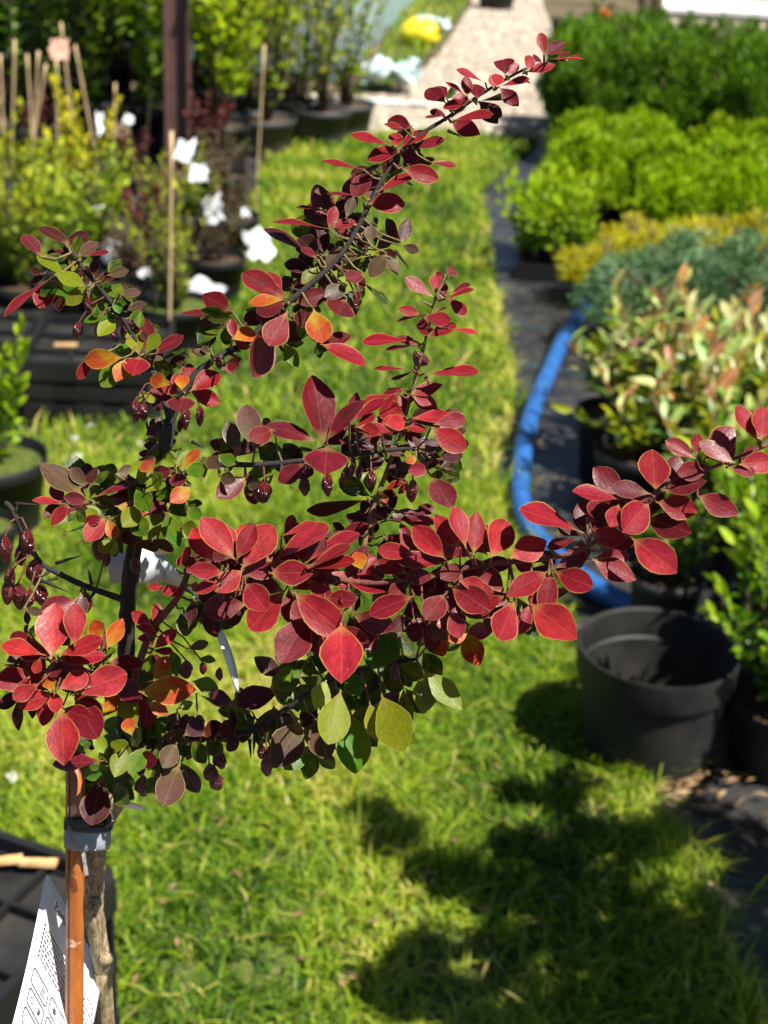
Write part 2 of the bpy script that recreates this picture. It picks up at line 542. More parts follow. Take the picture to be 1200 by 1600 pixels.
# white clover heads in the lawn
MAT['petal'] = mat_noise('petal', (0.34, 0.35, 0.27), (0.5, 0.5, 0.44), 300, 0.7)
MAT['green_stalk'] = mat_noise('green_stalk', (0.06, 0.12, 0.02), (0.1, 0.18, 0.03), 60, 0.6)
mb = MB()
for k in range(22):
    v = Vector((RND.gauss(0, 1), RND.gauss(0, 1), abs(RND.gauss(0, 1)) + .2)).normalized()
    c = v * 0.007
    t = v.orthogonal().normalized() * 0.0022; b = v.cross(t).normalized() * 0.0022
    mb.add([c - t - b, c + t - b, c + v * 0.004 + t * .3 + b, c + v * .003 - t + b], [(0, 1, 2, 3)])
clover_head = mb.mesh('flower_head')
clover_head.materials.append(MAT['petal'])
stalk_me = MB().tube([(0, 0, 0), (0.002, 0, 0.025), (0, 0, 0.05)], 0.0009, 5).mesh('stalk')
stalk_me.materials.append(MAT['green_stalk'])
for px, py in [(22, 1243), (118, 702), (140, 683), (123, 730), (218, 710), (98, 832), (560, 760), (520, 640), (955, 530), (18, 1100), (60, 905)]:
    t = empty('clover_flower', G(px, py + 14))
    tag(t, 'small round white clover flower in the sunlit lawn', 'flower', 'white clover flowers in the lawn')
    ob('stalk', stalk_me, None, t)
    ob('flower_head', clover_head, None, t, (0, 0, 0.05), RND.random() * 6)
# ------------------------------------------------------------------ foliage builders
def leaf_cloud(B, D, Ln, wr, rnd, seed=0, fold=0.25, up=0.0):
    r = np.random.default_rng(seed)
    n = len(B)
    D = D / (np.linalg.norm(D, axis=1, keepdims=True) + 1e-9)
    q = r.normal(0, 1, (n, 3)); q[:, 2] *= (1 - up)
    S = np.cross(D, q); S /= (np.linalg.norm(S, axis=1, keepdims=True) + 1e-9)
    N = np.cross(S, D)
    N *= np.where(N[:, 2:3] < 0, -1, 1)
    Ln = np.broadcast_to(Ln, (n,))[:, None]
    W = Ln * wr * 0.5
    V = np.zeros((n, 6, 3), dtype=np.float32)
    V[:, 0] = B
    V[:, 1] = B + D * Ln * .38 + S * W + N * W * fold
    V[:, 2] = B + D * Ln * .72 + S * W * .8 + N * W * fold * .6
    V[:, 3] = B + D * Ln - N * Ln * .10
    V[:, 4] = B + D * Ln * .72 - S * W * .8 + N * W * fold * .6
    V[:, 5] = B + D * Ln * .38 - S * W + N * W * fold
    b = (np.arange(n) * 6)[:, None]
    F = np.concatenate([b + np.array([[0, 1, 2, 3]]), b + np.array([[0, 3, 4, 5]])], 0)
    return V.reshape(-1, 3), F, np.repeat(rnd, 6)

def fol_volume(name, n, rx, ry, z0, z1, ll, wr, seed, shape='round', upd=0.5, hollow=0.55, cfun=None):
    """leaf sprays filling an uneven plant volume, denser towards its outside"""
    r = np.random.default_rng(seed)
    a = r.uniform(0, 2 * math.pi, n)
    t = r.random(n)
    rad = hollow + (1 - hollow) * np.sqrt(r.random(n))
    if shape == 'round': prof = np.sqrt(np.clip(1 - (2 * t - 1) ** 2, 0.02, 1))
    elif shape == 'box': prof = np.where(t > .9, np.sqrt(r.random(n)) * 1.0, 1.0 - 0.12 * (1 - t))
    elif shape == 'cone': prof = np.clip(1.05 - t, 0.05, 1) ** 0.8
    else: prof = np.clip(0.35 + 0.65 * t, 0, 1) * np.sqrt(np.clip(1 - np.clip((t - .7) / .32, 0, 1) ** 2, 0.02, 1))
    lump = 1 + 0.22 * np.sin(a * 3 + seed) * np.sin(t * 7 + seed * 2) + 0.12 * np.sin(a * 7 + t * 11 + seed)
    x = np.cos(a) * prof * rad * rx * lump
    y = np.sin(a) * prof * rad * ry * lump
    z = z0 + (z1 - z0) * t * (1 + 0.08 * np.sin(a * 5 + seed * 3))
    # shoots of unequal length stand out from the outline
    nsh = 9 + seed % 5
    sa = r.uniform(0, 2 * math.pi, nsh); sr = r.uniform(.1, 1.0, nsh); sh = r.uniform(.6, 1.35, nsh)
    if shape in ('box', 'round'):
        dd = (x[:, None] - np.cos(sa)[None] * sr[None] * rx) ** 2 + (y[:, None] - np.sin(sa)[None] * sr[None] * ry) ** 2
        kk = np.argmin(dd, 1)
        z = z0 + (z - z0) * sh[kk]
    D = np.stack([np.cos(a) * (1 - upd) + r.normal(0, .3, n), np.sin(a) * (1 - upd) + r.normal(0, .3, n), upd + r.normal(0, .3, n)], -1)
    B = np.stack([x, y, z], -1)
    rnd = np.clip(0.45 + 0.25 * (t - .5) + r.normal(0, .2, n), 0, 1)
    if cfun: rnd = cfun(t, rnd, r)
    V, F, C = leaf_cloud(B, D, ll * r.uniform(.6, 1.25, n), wr, rnd, seed)
    return new_mesh(name, V, F, {'rnd': C})

def fol_shoots(name, ns, h0, h1, spread, per, ll, wr, seed, z0=0.0, start=.15, droop=0.0, cfun=None, base_r=0.03, srad=0.003, ang=0.9):
    """upright shoots with leaves along them; returns foliage mesh, stem mesh"""
    r = np.random.default_rng(seed)
    mb = MB()
    Bs, Ds, Rs = [], [], []
    for s in range(ns):
        a = r.uniform(0, 6.28); h = r.uniform(h0, h1); sp = spread * math.sqrt(r.random())
        b0 = np.array([math.cos(a) * base_r * r.random(), math.sin(a) * base_r * r.random(), z0])
        k = np.array([r.normal(0, .02), r.normal(0, .02), 0])
        pts = []
        for i in range(6):
            t = i / 5
            pts.append(b0 + np.array([math.cos(a) * sp * t ** 1.3, math.sin(a) * sp * t ** 1.3, h * t - droop * h * t * t]) + k * math.sin(t * 5))
        mb.tube(pts, [srad * (1 - .7 * i / 5) for i in range(6)], 5)
        for j in range(per):
            t = start + (1 - start) * (j + r.random() * .6) / per
            i = min(4, int(t * 5)); f = t * 5 - i
            p = pts[i] * (1 - f) + pts[min(5, i + 1)] * f
            d = pts[min(5, i + 1)] - pts[i]; d = d / (np.linalg.norm(d) + 1e-9)
            aa = j * 2.4 + r.normal(0, .5)
            out = np.array([math.cos(aa), math.sin(aa), r.normal(0.1, .25)])
            tip = t ** 3
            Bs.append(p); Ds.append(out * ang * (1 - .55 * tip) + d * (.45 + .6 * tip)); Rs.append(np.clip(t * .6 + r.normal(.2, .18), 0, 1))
    B, D, R_ = np.array(Bs), np.array(Ds), np.array(Rs)
    if cfun: R_ = cfun(R_, R_, r)
    V, F, C = leaf_cloud(B, D, ll * r.uniform(.6, 1.2, len(B)), wr, R_, seed, up=.3)
    return new_mesh(name, V, F, {'rnd': C}), mb.mesh('stems', True)

FM = {}
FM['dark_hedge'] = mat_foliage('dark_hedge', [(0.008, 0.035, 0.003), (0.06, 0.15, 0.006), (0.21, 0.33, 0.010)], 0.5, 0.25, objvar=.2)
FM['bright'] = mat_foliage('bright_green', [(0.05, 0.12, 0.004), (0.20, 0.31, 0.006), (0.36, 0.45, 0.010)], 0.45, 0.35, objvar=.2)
FM['lime'] = mat_foliage('lime_green', [(0.06, 0.14, 0.004), (0.17, 0.28, 0.007), (0.30, 0.39, 0.010)], 0.45, 0.35, objvar=.15)
FM['gold'] = mat_foliage('gold', [(0.13, 0.16, 0.01), (0.40, 0.36, 0.012), (0.58, 0.50, 0.03)], 0.5, 0.3, objvar=.2)
FM['blue'] = mat_foliage('blue_green', [(0.03, 0.085, 0.035), (0.10, 0.19, 0.085), (0.21, 0.31, 0.15)], 0.6, 0.15, objvar=.2)
FM['glossy'] = mat_foliage('glossy_green', [(0.012, 0.05, 0.003), (0.075, 0.17, 0.005), (0.25, 0.34, 0.010)], 0.32, 0.25, objvar=.15, spec=.4)
FM['olive'] = mat_foliage('olive', [(0.03, 0.065, 0.005), (0.16, 0.22, 0.010), (0.44, 0.44, 0.022)], 0.5, 0.35, objvar=.25)
FM['mid'] = mat_foliage('mid_green', [(0.012, 0.038, 0.005), (0.07, 0.13, 0.012), (0.20, 0.26, 0.022)], 0.45, 0.3, objvar=.3)
FM['mid2'] = mat_foliage('fresh_green', [(0.03, 0.07, 0.005), (0.15, 0.24, 0.010), (0.36, 0.42, 0.02)], 0.5, 0.3, objvar=.2)
FM['shade'] = mat_foliage('shade_tree_leaf', [(0.012, 0.04, 0.005), (0.04, 0.09, 0.01), (0.08, 0.14, 0.015)], 0.5, 0.08, objvar=0)
FM['chart'] = mat_foliage('chartreuse', [(0.12, 0.2, 0.01), (0.25, 0.33, 0.012), (0.38, 0.42, 0.02)], 0.45, 0.45, objvar=.15)
FM['burg'] = mat_foliage('burgundy', [(0.03, 0.008, 0.008), (0.08, 0.02, 0.02), (0.14, 0.04, 0.03)], 0.45, 0.25, objvar=.25, tcol=(1.5, .6, .5))
FM['brown'] = mat_foliage('brown_leaf', [(0.05, 0.03, 0.02), (0.13, 0.075, 0.045), (0.10, 0.13, 0.03)], 0.6, 0.25, objvar=.3)

def pot_profile(r, h, rim=0.012, wall=0.003):
    rb = r * 0.80
    return [(0.0, 0.0), (rb, 0.0), (rb, 0.002), (r * .965, h * .84), (r * .99, h * .845), (r, h * .86), (r * 1.02, h), (r * 1.0, h + .001),
            (r * .985, h - .003), (r * .955, h * .85), (r * .94, h * .84), (rb - wall, wall * 2), (0.0, wall * 2)]
POTS = {}
def pot(parent, r, h, mat='black_plastic', soil=True, soilmat='soil', fill=.86):
    key = (round(r, 3), round(h, 3), mat)
    if key not in POTS:
        me = MB().lathe(pot_profile(r, h), 28).mesh('pot', True)
        me.materials.append(MAT[mat])
        sm = MB()
        sm.lathe([(0, h * fill + .004), (r * .5, h * fill + .006), (r * .945, h * fill)], 20)
        POTS[key] = (me, sm.mesh('soil'))
    o = ob('pot', POTS[key][0], None, parent)
    if soil:
        ob('soil', POTS[key][1], MAT[soilmat], parent)
    return o

def shrub(name, loc, fol, fmat, pr=.09, ph=.14, stems=None, rz=0.0, label=None, cat='shrub', group=None, potmat='black_plastic', zoff=None, soilmat='soil'):
    t = empty(name, loc, rz)
    tag(t, label, cat, group)
    if pr: pot(t, pr, ph, potmat, soilmat=soilmat)
    z = ph * .86 if zoff is None else zoff
    if fol: ob('foliage', fol, fmat, t, (0, 0, z))
    if stems: ob('stem', stems, MAT['twig'], t, (0, 0, z - .01))
    return t

def stem_mesh(h, seed, n=5, spread=.08, rad=.004):
    r = np.random.default_rng(seed)
    mb = MB()
    for k in range(n):
        a = r.uniform(0, 6.28); s = spread * r.random()
        mb.tube([(0, 0, 0), (math.cos(a) * s * .4, math.sin(a) * s * .4, h * .5), (math.cos(a) * s, math.sin(a) * s, h)], [rad, rad * .8, rad * .4], 5)
    return mb.mesh('stem', True)

# ------------------------------------------------------------------ right hand side: rows of potted plants
hv = [fol_volume('foliage', 6200, .156, .156, .0, .34, .036, .26, 30 + k, 'box', .82, .4) for k in range(3)]
hs = stem_mesh(.3, 1)
HROW = ['row facing the bright shrubs', 'second row', 'third row', 'row nearest the bench']
BROW = ['row behind the golden conifers', 'second row', 'third row', 'row touching the dark evergreens']
c0 = G(850, 262)
i = 0
for ry in range(4):
    for rx in range(7):
        x = c0.x + .20 + rx * .31 + RND.uniform(-.03, .03); y = c0.y + .12 + ry * .30 + RND.uniform(-.03, .03)
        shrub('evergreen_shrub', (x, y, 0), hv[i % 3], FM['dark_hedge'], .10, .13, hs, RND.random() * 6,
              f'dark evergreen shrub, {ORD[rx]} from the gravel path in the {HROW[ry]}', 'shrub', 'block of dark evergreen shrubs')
        i += 1
bv = [fol_volume('foliage', 3600, .152, .152, -.02, .21, .034, .32, 40 + k, 'round', .78, .3) for k in range(3)]
bs_ = stem_mesh(.15, 2)
c0 = G(905, 392)
i = 0
for ry in range(4):
    for rx in range(6):
        if ry == 0 and rx == 0: continue
        x = c0.x + .10 + rx * .25 + RND.uniform(-.03, .03); y = c0.y + .1 + ry * .27 + RND.uniform(-.03, .03)
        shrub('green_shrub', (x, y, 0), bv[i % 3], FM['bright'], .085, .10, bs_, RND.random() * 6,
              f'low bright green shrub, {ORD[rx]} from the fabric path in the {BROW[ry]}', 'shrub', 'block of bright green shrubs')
        i += 1
# the two taller plants at the corner of that block, behind the tray
for px, py in ((905, 352), (940, 330)):
    shrub('green_shrub', G(px, py), bv[0], FM['bright'], .085, .10, bs_, 1.0,
          'bright green shrub at the block corner ' + ('touching the back of the cell tray' if px == 905 else 'one step behind the tray'), 'shrub', 'corner shrubs behind the tray')

# cell tray with young plants
tr = G(862, 440)
tray = empty('cell_tray', tr, math.radians(-4))
tag(tray, 'black cell tray at the fabric edge holding rows of young lime green plants', 'tray')
mb = MB(); TW, TD, TH = .23, .36, .06
for sx in (-1, 1): mb.box((sx * TW / 2, TD / 2, TH / 2), (.008, TD, TH))
for sy in (0, 1): mb.box((0, sy * TD, TH / 2 - .0015), (TW + .02, .008, TH))
mb.box((0, TD / 2, .004), (TW - .01, TD - .01, .006))
mb.build('tray_shell', MAT['black_plastic'], tray)
cellme = MB().lathe([(0, 0), (.025, 0), (.034, .058), (.0365, .06), (.031, .056), (0, .052)], 12).mesh('cell', True)
cellme.materials.append(MAT['worn_plastic'])
lf, ls = [], []
for k in range(3):
    a, b = fol_shoots('foliage', 7, .16, .25, .075, 13, .045, .55, 60 + k, 0, .1)
    lf.append(a); ls.append(b)
for ix in range(3):
    for iy in range(4):
        lx, ly = (ix - 1) * .073, .05 + iy * .085
        ob('cell', cellme, None, tray, (lx, ly, .008))
        p = tray.location + Vector((lx, ly, .066))
        shrub('young_plant', p, lf[(ix + iy) % 3], FM['lime'], 0, 0, ls[(ix + iy) % 3], RND.random() * 6,
              f'young lime green plant, {ORD[ix]} across and {ORD[iy]} back in the black cell tray', 'plant', 'young plants in the tray', zoff=0)
# yellow conifers
yv = [fol_volume('foliage', 1500, .16, .14, -.02, .09, .045, .16, 70 + k, 'round', .5, .2) for k in range(3)]
for k, (px, py) in enumerate([(945, 470), (1010, 452), (1075, 448), (1140, 450), (1210, 452), (1275, 455), (985, 432), (1100, 428), (1180, 430)]):
    shrub('gold_conifer', G(px, py), yv[k % 3], FM['gold'], .075, .09, bs_, RND.random() * 6,
          ('low golden conifer in the front row, ' if k < 6 else 'low golden conifer in the rear row, ') + ORD[k if k < 6 else k - 6] + ' from the fabric path', 'conifer', 'row of golden conifers')
jv = [fol_volume('foliage', 3200, .19, .17, -.03, .13, .036, .14, 80 + k, 'round', .4, .15) for k in range(3)]
for k, (px, py) in enumerate([(985, 540), (1060, 535), (1130, 532), (1200, 540), (1270, 545), (1030, 495), (1100, 490), (1175, 492), (1250, 497)]):
    shrub('blue_juniper', G(px, py), jv[k % 3], FM['blue'], .085, .10, bs_, RND.random() * 6,
          ('blue green juniper next to the red-tipped shrubs, ' if k < 5 else 'blue green juniper next to the golden conifers, ') + ORD[k if k < 5 else k - 5] + ' from the hose', 'juniper', 'blue junipers')

# red-tipped shrubs with large pale leaves, every big leaf a piece of its own
def big_leaf_mesh(seed, wr=.36):
    vs, fs = [], []
    prof = [.08, .55, .9, 1.0, .85, .5, .05]
    for i, p in enumerate(prof):
        v = i / 6
        for u in (-1, -.0, 1):
            vs.append((u * p * wr / 2, v, -.25 * v * v * .6 + (abs(u) * .10 * p) + .012 * math.sin(i * 2.6 + seed) * abs(u)))
    for i in range(6):
        for k in range(2):
            a = i * 3 + k
            fs.append((a, a + 1, a + 4, a + 3))
    return new_mesh('leaf', vs, fs, smooth=True)
def mat_objcol(name, rough=.4, trans=.3, noise=.35, tint=(1.3, 1.4, .8)):
    m, nt, bs, L = M_new(name)
    oi = nd(nt, 'ShaderNodeObjectInfo')
    tc = nd(nt, 'ShaderNodeTexCoord')
    nz = nd(nt, 'ShaderNodeTexNoise', i_Scale=4.0, i_Detail=4.0, noise_dimensions='4D')
    L(tc.outputs['Object'], nz.inputs['Vector']); L(mathn(nt, L, 'MULTIPLY', oi.outputs['Random'], 50.0), nz.inputs['W'])
    f = maprange(nt, L, nz.outputs[0], .3, .7, 1 - noise, 1 + noise)
    cb = nd(nt, 'ShaderNodeVectorMath', operation='SCALE')
    L(oi.outputs['Color'], cb.inputs[0]); L(f, cb.inputs['Scale'])
    L(cb.outputs[0], bs.inputs['Base Color'])
    bs.inputs['Roughness'].default_value = rough
    trn = nd(nt, 'ShaderNodeBsdfTranslucent')
    L(mixc(nt, L, 1.0, cb.outputs[0], tint, 'MULTIPLY'), trn.inputs[0])
    mx = nd(nt, 'ShaderNodeMixShader'); mx.inputs[0].default_value = trans
    L(bs.outputs[0], mx.inputs[1]); L(trn.outputs[0], mx.inputs[2])
    L(mx.outputs[0], nt.nodes['Material Output'].inputs[0])
    return m
MAT['tip_leaf'] = mat_objcol('tip_leaf')
BL = [big_leaf_mesh(k) for k in range(3)]
for me in BL: me.materials.append(MAT['tip_leaf'])
MAT['red_stem'] = mat_noise('red_stem', (0.16, 0.05, 0.03), (0.25, 0.10, 0.05), 40, .5)
PALE, GRN, ORG, PNK, DRK = (.36, .40, .13), (.08, .15, .02), (.38, .19, .06), (.42, .20, .13), (.03, .065, .012)
def leaf_matrix(base, axis, side_hint, length, wscale=1.0):
    a = Vector(axis).normalized()
    n = Vector(side_hint); n = (n - a * n.dot(a)).normalized()
    s = a.cross(n)
    m = Matrix((s * length * wscale, a * length, n * length)).transposed().to_4x4()
    m.translation = base
    return m
def tip_shrub(name, loc, seed, h, label, group, ns=6, nl=8, spread=.15):
    r = random.Random(seed)
    t = empty(name, loc)
    tag(t, label, 'shrub', group)
    pot(t, .10, .16)
    sm = MB()
    for s in range(ns):
        a = r.random() * 6.28; sp = spread * math.sqrt(r.random()); hh = h * r.uniform(.6, 1.0)
        pts = [Vector((math.cos(a) * sp * q ** 1.2, math.sin(a) * sp * q ** 1.2, .13 + hh * q)) for q in (0, .25, .5, .75, 1)]
        sm.tube(pts, [.0035, .003, .0026, .0022, .0015], 5)
        for j in range(nl):
            q = .22 + .78 * (j + .5 * r.random()) / nl
            i = min(3, int(q * 4)); f = q * 4 - i
            p = pts[i].lerp(pts[i + 1], f)
            aa = j * 2.4 + r.gauss(0, .3)
            tip = q ** 2.5
            ax = Vector((math.cos(aa) * (1 - .55 * tip), math.sin(aa) * (1 - .55 * tip), .35 + .8 * tip + r.gauss(0, .15)))
            o = ob('leaf', BL[r.randrange(3)], None, t)
            o.matrix_basis = leaf_matrix(p, ax, (r.gauss(0, .3), r.gauss(0, .3), 1), r.uniform(.055, .095) * (1 - .2 * tip), r.uniform(.8, 1.1))
            x = r.random()
            if q > .8: c = ORG if x < .3 else PNK if x < .42 else PALE
            elif q > .45: c = PALE if x < .62 else GRN if x < .96 else PNK
            else: c = GRN if x < .5 else DRK
            o.color = tuple(v * r.uniform(.8, 1.2) for v in c) + (1,)
    ob('stem', sm.mesh('stem', True), MAT['red_stem'], t)
    fo, _ = fol_shoots('foliage', 8, h * .4, h * .65, spread, 10, .05, .36, seed + 5, 0, .2)
    ob('foliage', fo, FM['olive'], t, (0, 0, .14))
    return t
TIPL = ['red-tipped pale green shrub, ' + ORD[q] + ' from the blue hose in the middle row' for q in range(5)] + ['red-tipped pale green shrub, ' + ORD[q] + ' from the blue hose in the row by the grey pot' for q in range(1, 5)] + \
       ['red-tipped pale green shrub, ' + ORD[q] + ' from the hose in the row under the junipers' for q in range(1, 5)] + ['red-tipped shrub standing right behind the grey pot', 'red-tipped shrub squeezed between the glossy green shrubs']
for k, (px, py) in enumerate([(955, 735), (1030, 745), (1105, 750), (1180, 758), (1255, 765), (985, 800), (1060, 815), (1140, 830), (1215, 840), (1000, 690), (1090, 690), (1180, 695), (1260, 700), (1085, 885), (1165, 905)]):
    tip_shrub('red_tipped_shrub', G(px, py), 200 + k, RND.uniform(.26, .34), TIPL[k], 'red-tipped shrubs in pots', 6, 9)

# glossy green shrubs next to the empty pot
gv = []
for k in range(2):
    gv.append(fol_shoots('foliage', 34, .18, .42, .21, 34, .038, .42, 90 + k, 0, .02))
def glossy(px, py, k, label, h=1.0, pr=.115, ph=.13):
    t = shrub('glossy_shrub', G(px, py), gv[k][0], FM['glossy'], pr, ph, gv[k][1], k * 2.0, label, 'shrub')
    return t
glossy(1218, 1186, 0, 'glossy bright green leafy shrub in a black pot touching the large empty pot')
glossy(1190, 1040, 1, 'glossy green shrub standing between the red-tipped shrubs and the front pot')
glossy(1330, 1120, 1, 'glossy green shrub in a pot at the outer end of the fabric bed')
# grey pot behind the hose end
t = shrub('glossy_shrub', G(1032, 985), gv[1][0], FM['mid'], .075, .13, gv[1][1], 1.0,
      'dark green shrub in a plain grey pot just behind the end of the blue hose', 'shrub', potmat='grey_plastic')
t.scale = (1, 1, 1)
for ch in t.children:
    if ch.name.startswith(('foliage', 'stem')): ch.scale = (.55, .55, .45)
# white plastic scraps behind the pot
def crumple(name, loc, sx, sy, amp, seed, mat, label, cat, group=None, tilt=(0, 0, 0), n=9):
    r = np.random.default_rng(seed)
    u, v = np.meshgrid(np.linspace(-.5, .5, n), np.linspace(-.5, .5, n))
    z = np.zeros_like(u)
    for k in range(7):
        a = r.uniform(0, 6.28); f = r.uniform(4, 14)
        z += np.abs(np.sin((u * math.cos(a) + v * math.sin(a)) * f + r.uniform(0, 6)))
    z = (z - z.min()) / (z.max() - z.min()) * amp
    d = 1 + .15 * r.normal(0, 1, u.shape)
    V = np.stack([u * sx * d, v * sy * d, z], -1).reshape(-1, 3)
    ix = np.arange(n * n).reshape(n, n)
    F = np.stack([ix[:-1, :-1], ix[:-1, 1:], ix[1:, 1:], ix[1:, :-1]], -1).reshape(-1, 4)
    o = ob(name, new_mesh(name, V, F), mat, None, loc)
    o.rotation_euler = tilt
    return tag(o, label, cat, group)
crumple('plastic_scrap', G(1105, 1040, .02), .07, .05, .03, 1, MAT['white_tag'], 'crumpled white plastic scrap lying between empty pot and glossy shrub', 'plastic scrap', tilt=(.4, 0, .3))
crumple('plastic_scrap', G(1160, 1010, .12), .06, .03, .02, 2, MAT['white_tag'], 'crumpled white plastic tag caught in the glossy green shrub leaves', 'plastic scrap', tilt=(.7, 0, -.6))

# large empty pot
PR, PH = .134, .216
pc = G(1006, 1176)
big = empty('empty_pot', pc)
tag(big, 'large empty black plastic plant pot with a deep rim at the lawn edge', 'pot')
rb = PR * .80
MB().lathe([(0, .0), (rb * .94, 0.0), (rb, .006), (PR * .955, PH * .74), (PR * .955, PH * .743), (PR * 1.0, PH * .745), (PR * 1.005, PH * .76), (PR * 1.03, PH * .985),
            (PR * 1.028, PH), (PR * 1.005, PH * 1.001), (PR * .985, PH * .985), (PR * .955, PH * .755), (PR * .925, PH * .74), (rb - .005, .012), (0, .012)], 64).build('pot_wall', MAT['worn_plastic'], big, smooth=False)
for p in big.children[0].data.polygons: p.use_smooth = True
big.children[0].data.set_sharp_from_angle(angle=math.radians(32))
mb = MB()
for k in range(5):
    a = k * 1.26 + .4
    mb.lathe([(0, .0005), (.012, .0005), (.012, .0015), (0, .0015)], 10, (math.cos(a) * .07, math.sin(a) * .07, .0118))
mb.build('drain_hole', mat_noise('hole', (.004, .004, .004), (.008, .008, .008)), big)

# blue hose
hp = [(921, 470), (900, 500), (878, 535), (856, 585), (838, 630), (823, 680), (814, 730), (813, 780), (824, 822), (850, 855), (885, 888), (925, 918), (962, 938), (992, 952)]
pts = []
for k, (px, py) in enumerate(hp):
    g = G(px, py, .024)
    pts.append((g.x, g.y, .027 + (.01 if k in (4, 5) else 0)))
pts = catmull(pts, 10)
rad = []
for k in range(len(pts)):
    rad.append(.0245 * (1 + (.02 if k % 9 == 0 else 0) + .02 * math.sin(k * 1.7)))
def hose_mat():
    m = mat_noise('blue_hose', (0.012, 0.065, 0.21), (0.022, 0.10, 0.29), 25, .42, .3, 120, .4)
    return m
hose = MB().tube(pts, rad, 16).build('water_hose', hose_mat(), None, smooth=True)
tag(hose, 'thick blue water hose curving across the black fabric behind the empty pot', 'hose')

# cream boarded bench far right with a plank top
MAT['cream'] = mat_noise('cream', (0.62, 0.52, 0.36), (0.75, 0.64, 0.46), 8, .7, .2)
MAT['white_top'] = mat_noise('white_top', (0.6, 0.57, 0.55), (0.72, 0.7, 0.68), 5, .6)
bl = G(1030, 30, .30); br = G(1330, 45, .30)
bench = empty('plant_bench', ((bl.x + br.x) / 2 , 9.6, 0))
tag(bench, 'long cream timber staging bench behind the dark evergreen block', 'bench')
x0, x1 = G(1022, 20, .36).x * 1.0, G(1022, 20, .36).x + 2.6
cx = bench.location.x
mb = MB()
for k in range(2): mb.box(((x0 + x1) / 2 - cx, 0.0, .315 + k * .062), (x1 - x0, .03, .058))
for k in range(2):
    MB().box(((x0 + x1) / 2 - cx, 0.0, .315 + k * .062), (x1 - x0, .03, .058)).build('front_board', MAT['cream'], bench)
for k in range(4):
    MB().box(((x0 + x1) / 2 - cx, .05 + k * .16, .42), (x1 - x0 + .04, .15, .025)).build('top_plank', MAT['white_top'], bench)
for xx in (x0 + .05, x1 - .05):
    for yy in (.05, .55):
        MB().box((xx - cx, yy, .2), (.06, .06, .4)).build('leg', MAT['cream'], bench)
# ------------------------------------------------------------------ far centre: tunnel film, yellow sack, plastic
def film_mat():
    m = mat_noise('tunnel_film', (0.17, 0.26, 0.27), (0.26, 0.35, 0.35), 3, .35, .3, 14, .5)
    return m
A, B_ = G(528, 128), G(668, -20)
tun = empty('polytunnel', ((A.x + B_.x) / 2, (A.y + B_.y) / 2, 0))
tag(tun, 'long plastic film tunnel wall with pale blue green sheeting beside the path', 'polytunnel')
dirv = (B_ - A).normalized()
a0 = A; L_ = (B_ - A).length + 6
nrm = Vector((-dirv.y, dirv.x, 0))
nu, nv = 70, 14
vs, fs = [], []
for j in range(nv):
    s = j / (nv - 1)
    for i in range(nu):
        u = i / (nu - 1)
        p = a0 + dirv * (u * L_) + nrm * (.55 * (s ** 2.2)) + nrm * (.018 * math.sin(u * 70 + 3 * s) * (1 - s) + .012 * math.sin(u * 151 + s * 6))
        vs.append((p.x - tun.location.x, p.y - tun.location.y, s * 1.7))
for j in range(nv - 1):
    for i in range(nu - 1):
        k = j * nu + i
        fs.append((k, k + 1, k + nu + 1, k + nu))
ob('film', new_mesh('film', vs, fs, smooth=True), film_mat(), tun)
# end wall of the tunnel, seen in glimpses behind the left rows
ev, ef = [], []
for j in range(9):
    for i in range(41):
        u, s = i / 40, j / 8
        p = a0 + nrm * (.55 * s ** 2.2) + Vector((-1, .12, 0)) * (u * 4.2) + Vector((0, .02 * math.sin(u * 60 + s * 4), 0))
        ev.append((p.x - tun.location.x, p.y - tun.location.y, s * 1.7))
for j in range(8):
    for i in range(40):
        k = j * 41 + i
        ef.append((k, k + 1, k + 42, k + 41))
ob('end_film', new_mesh('end_film', ev, ef, smooth=True), tun.children[0].data.materials[0], tun)
MAT['galv'] = mat_noise('galv', (.35, .36, .37), (.5, .5, .5), 20, .4, metal=.8)
for k in range(6):
    u = (k + .03) / 6
    pts = [a0 + dirv * (u * L_) + nrm * (.02 + .55 * ((j / 8) ** 2.2)) + Vector((0, 0, 1.7 * j / 8)) - tun.location for j in range(9)]
    pts[0].z = 0
    MB().tube(pts, .014, 8).build('hoop', MAT['galv'], tun, smooth=True)
MAT['sack'] = mat_noise('yellow_sack', (0.5, 0.40, 0.006), (0.66, 0.54, 0.012), 12, .45, .4, 30)
def lump(name, loc, s, seed, mat, label, cat):
    r = np.random.default_rng(seed)
    vs, fs = [], []
    n, m = 14, 8
    for j in range(m):
        v = j / (m - 1)
        pr = math.sin(math.pi * (.04 + .93 * min(1, v * .9 + .1))) ** .55
        for i in range(n):
            a = 2 * math.pi * i / n
            k = 1 + .14 * math.sin(a * 3 + seed) + .1 * r.normal()
            vs.append((math.cos(a) * pr * k * s[0], math.sin(a) * pr * k * s[1], v * s[2] * (1 + .12 * math.sin(a * 2 + 1))))
    for j in range(m - 1):
        for i in range(n):
            i2 = (i + 1) % n
            fs.append((j * n + i, j * n + i2, (j + 1) * n + i2, (j + 1) * n + i))
    fs.append(tuple(range((m - 1) * n, m * n)))
    return tag(ob(name, new_mesh(name, vs, fs, smooth=True), mat, None, loc), label, cat)
lump('yellow_sack', G(655, 72), (.13, .09, .17), 4, MAT['sack'], 'slumped bright yellow sack on the grass verge by the path', 'sack')
MAT['pale_film'] = mat_noise('pale_film', (0.36, 0.5, 0.5), (0.55, 0.64, 0.62), 10, .3, .4, 30)
crumple('plastic_sheet', G(610, 140, .005), .30, .34, .18, 11, MAT['pale_film'], 'crumpled pale blue plastic sheet heaped at the edge of the gravel', 'plastic sheet', n=15)
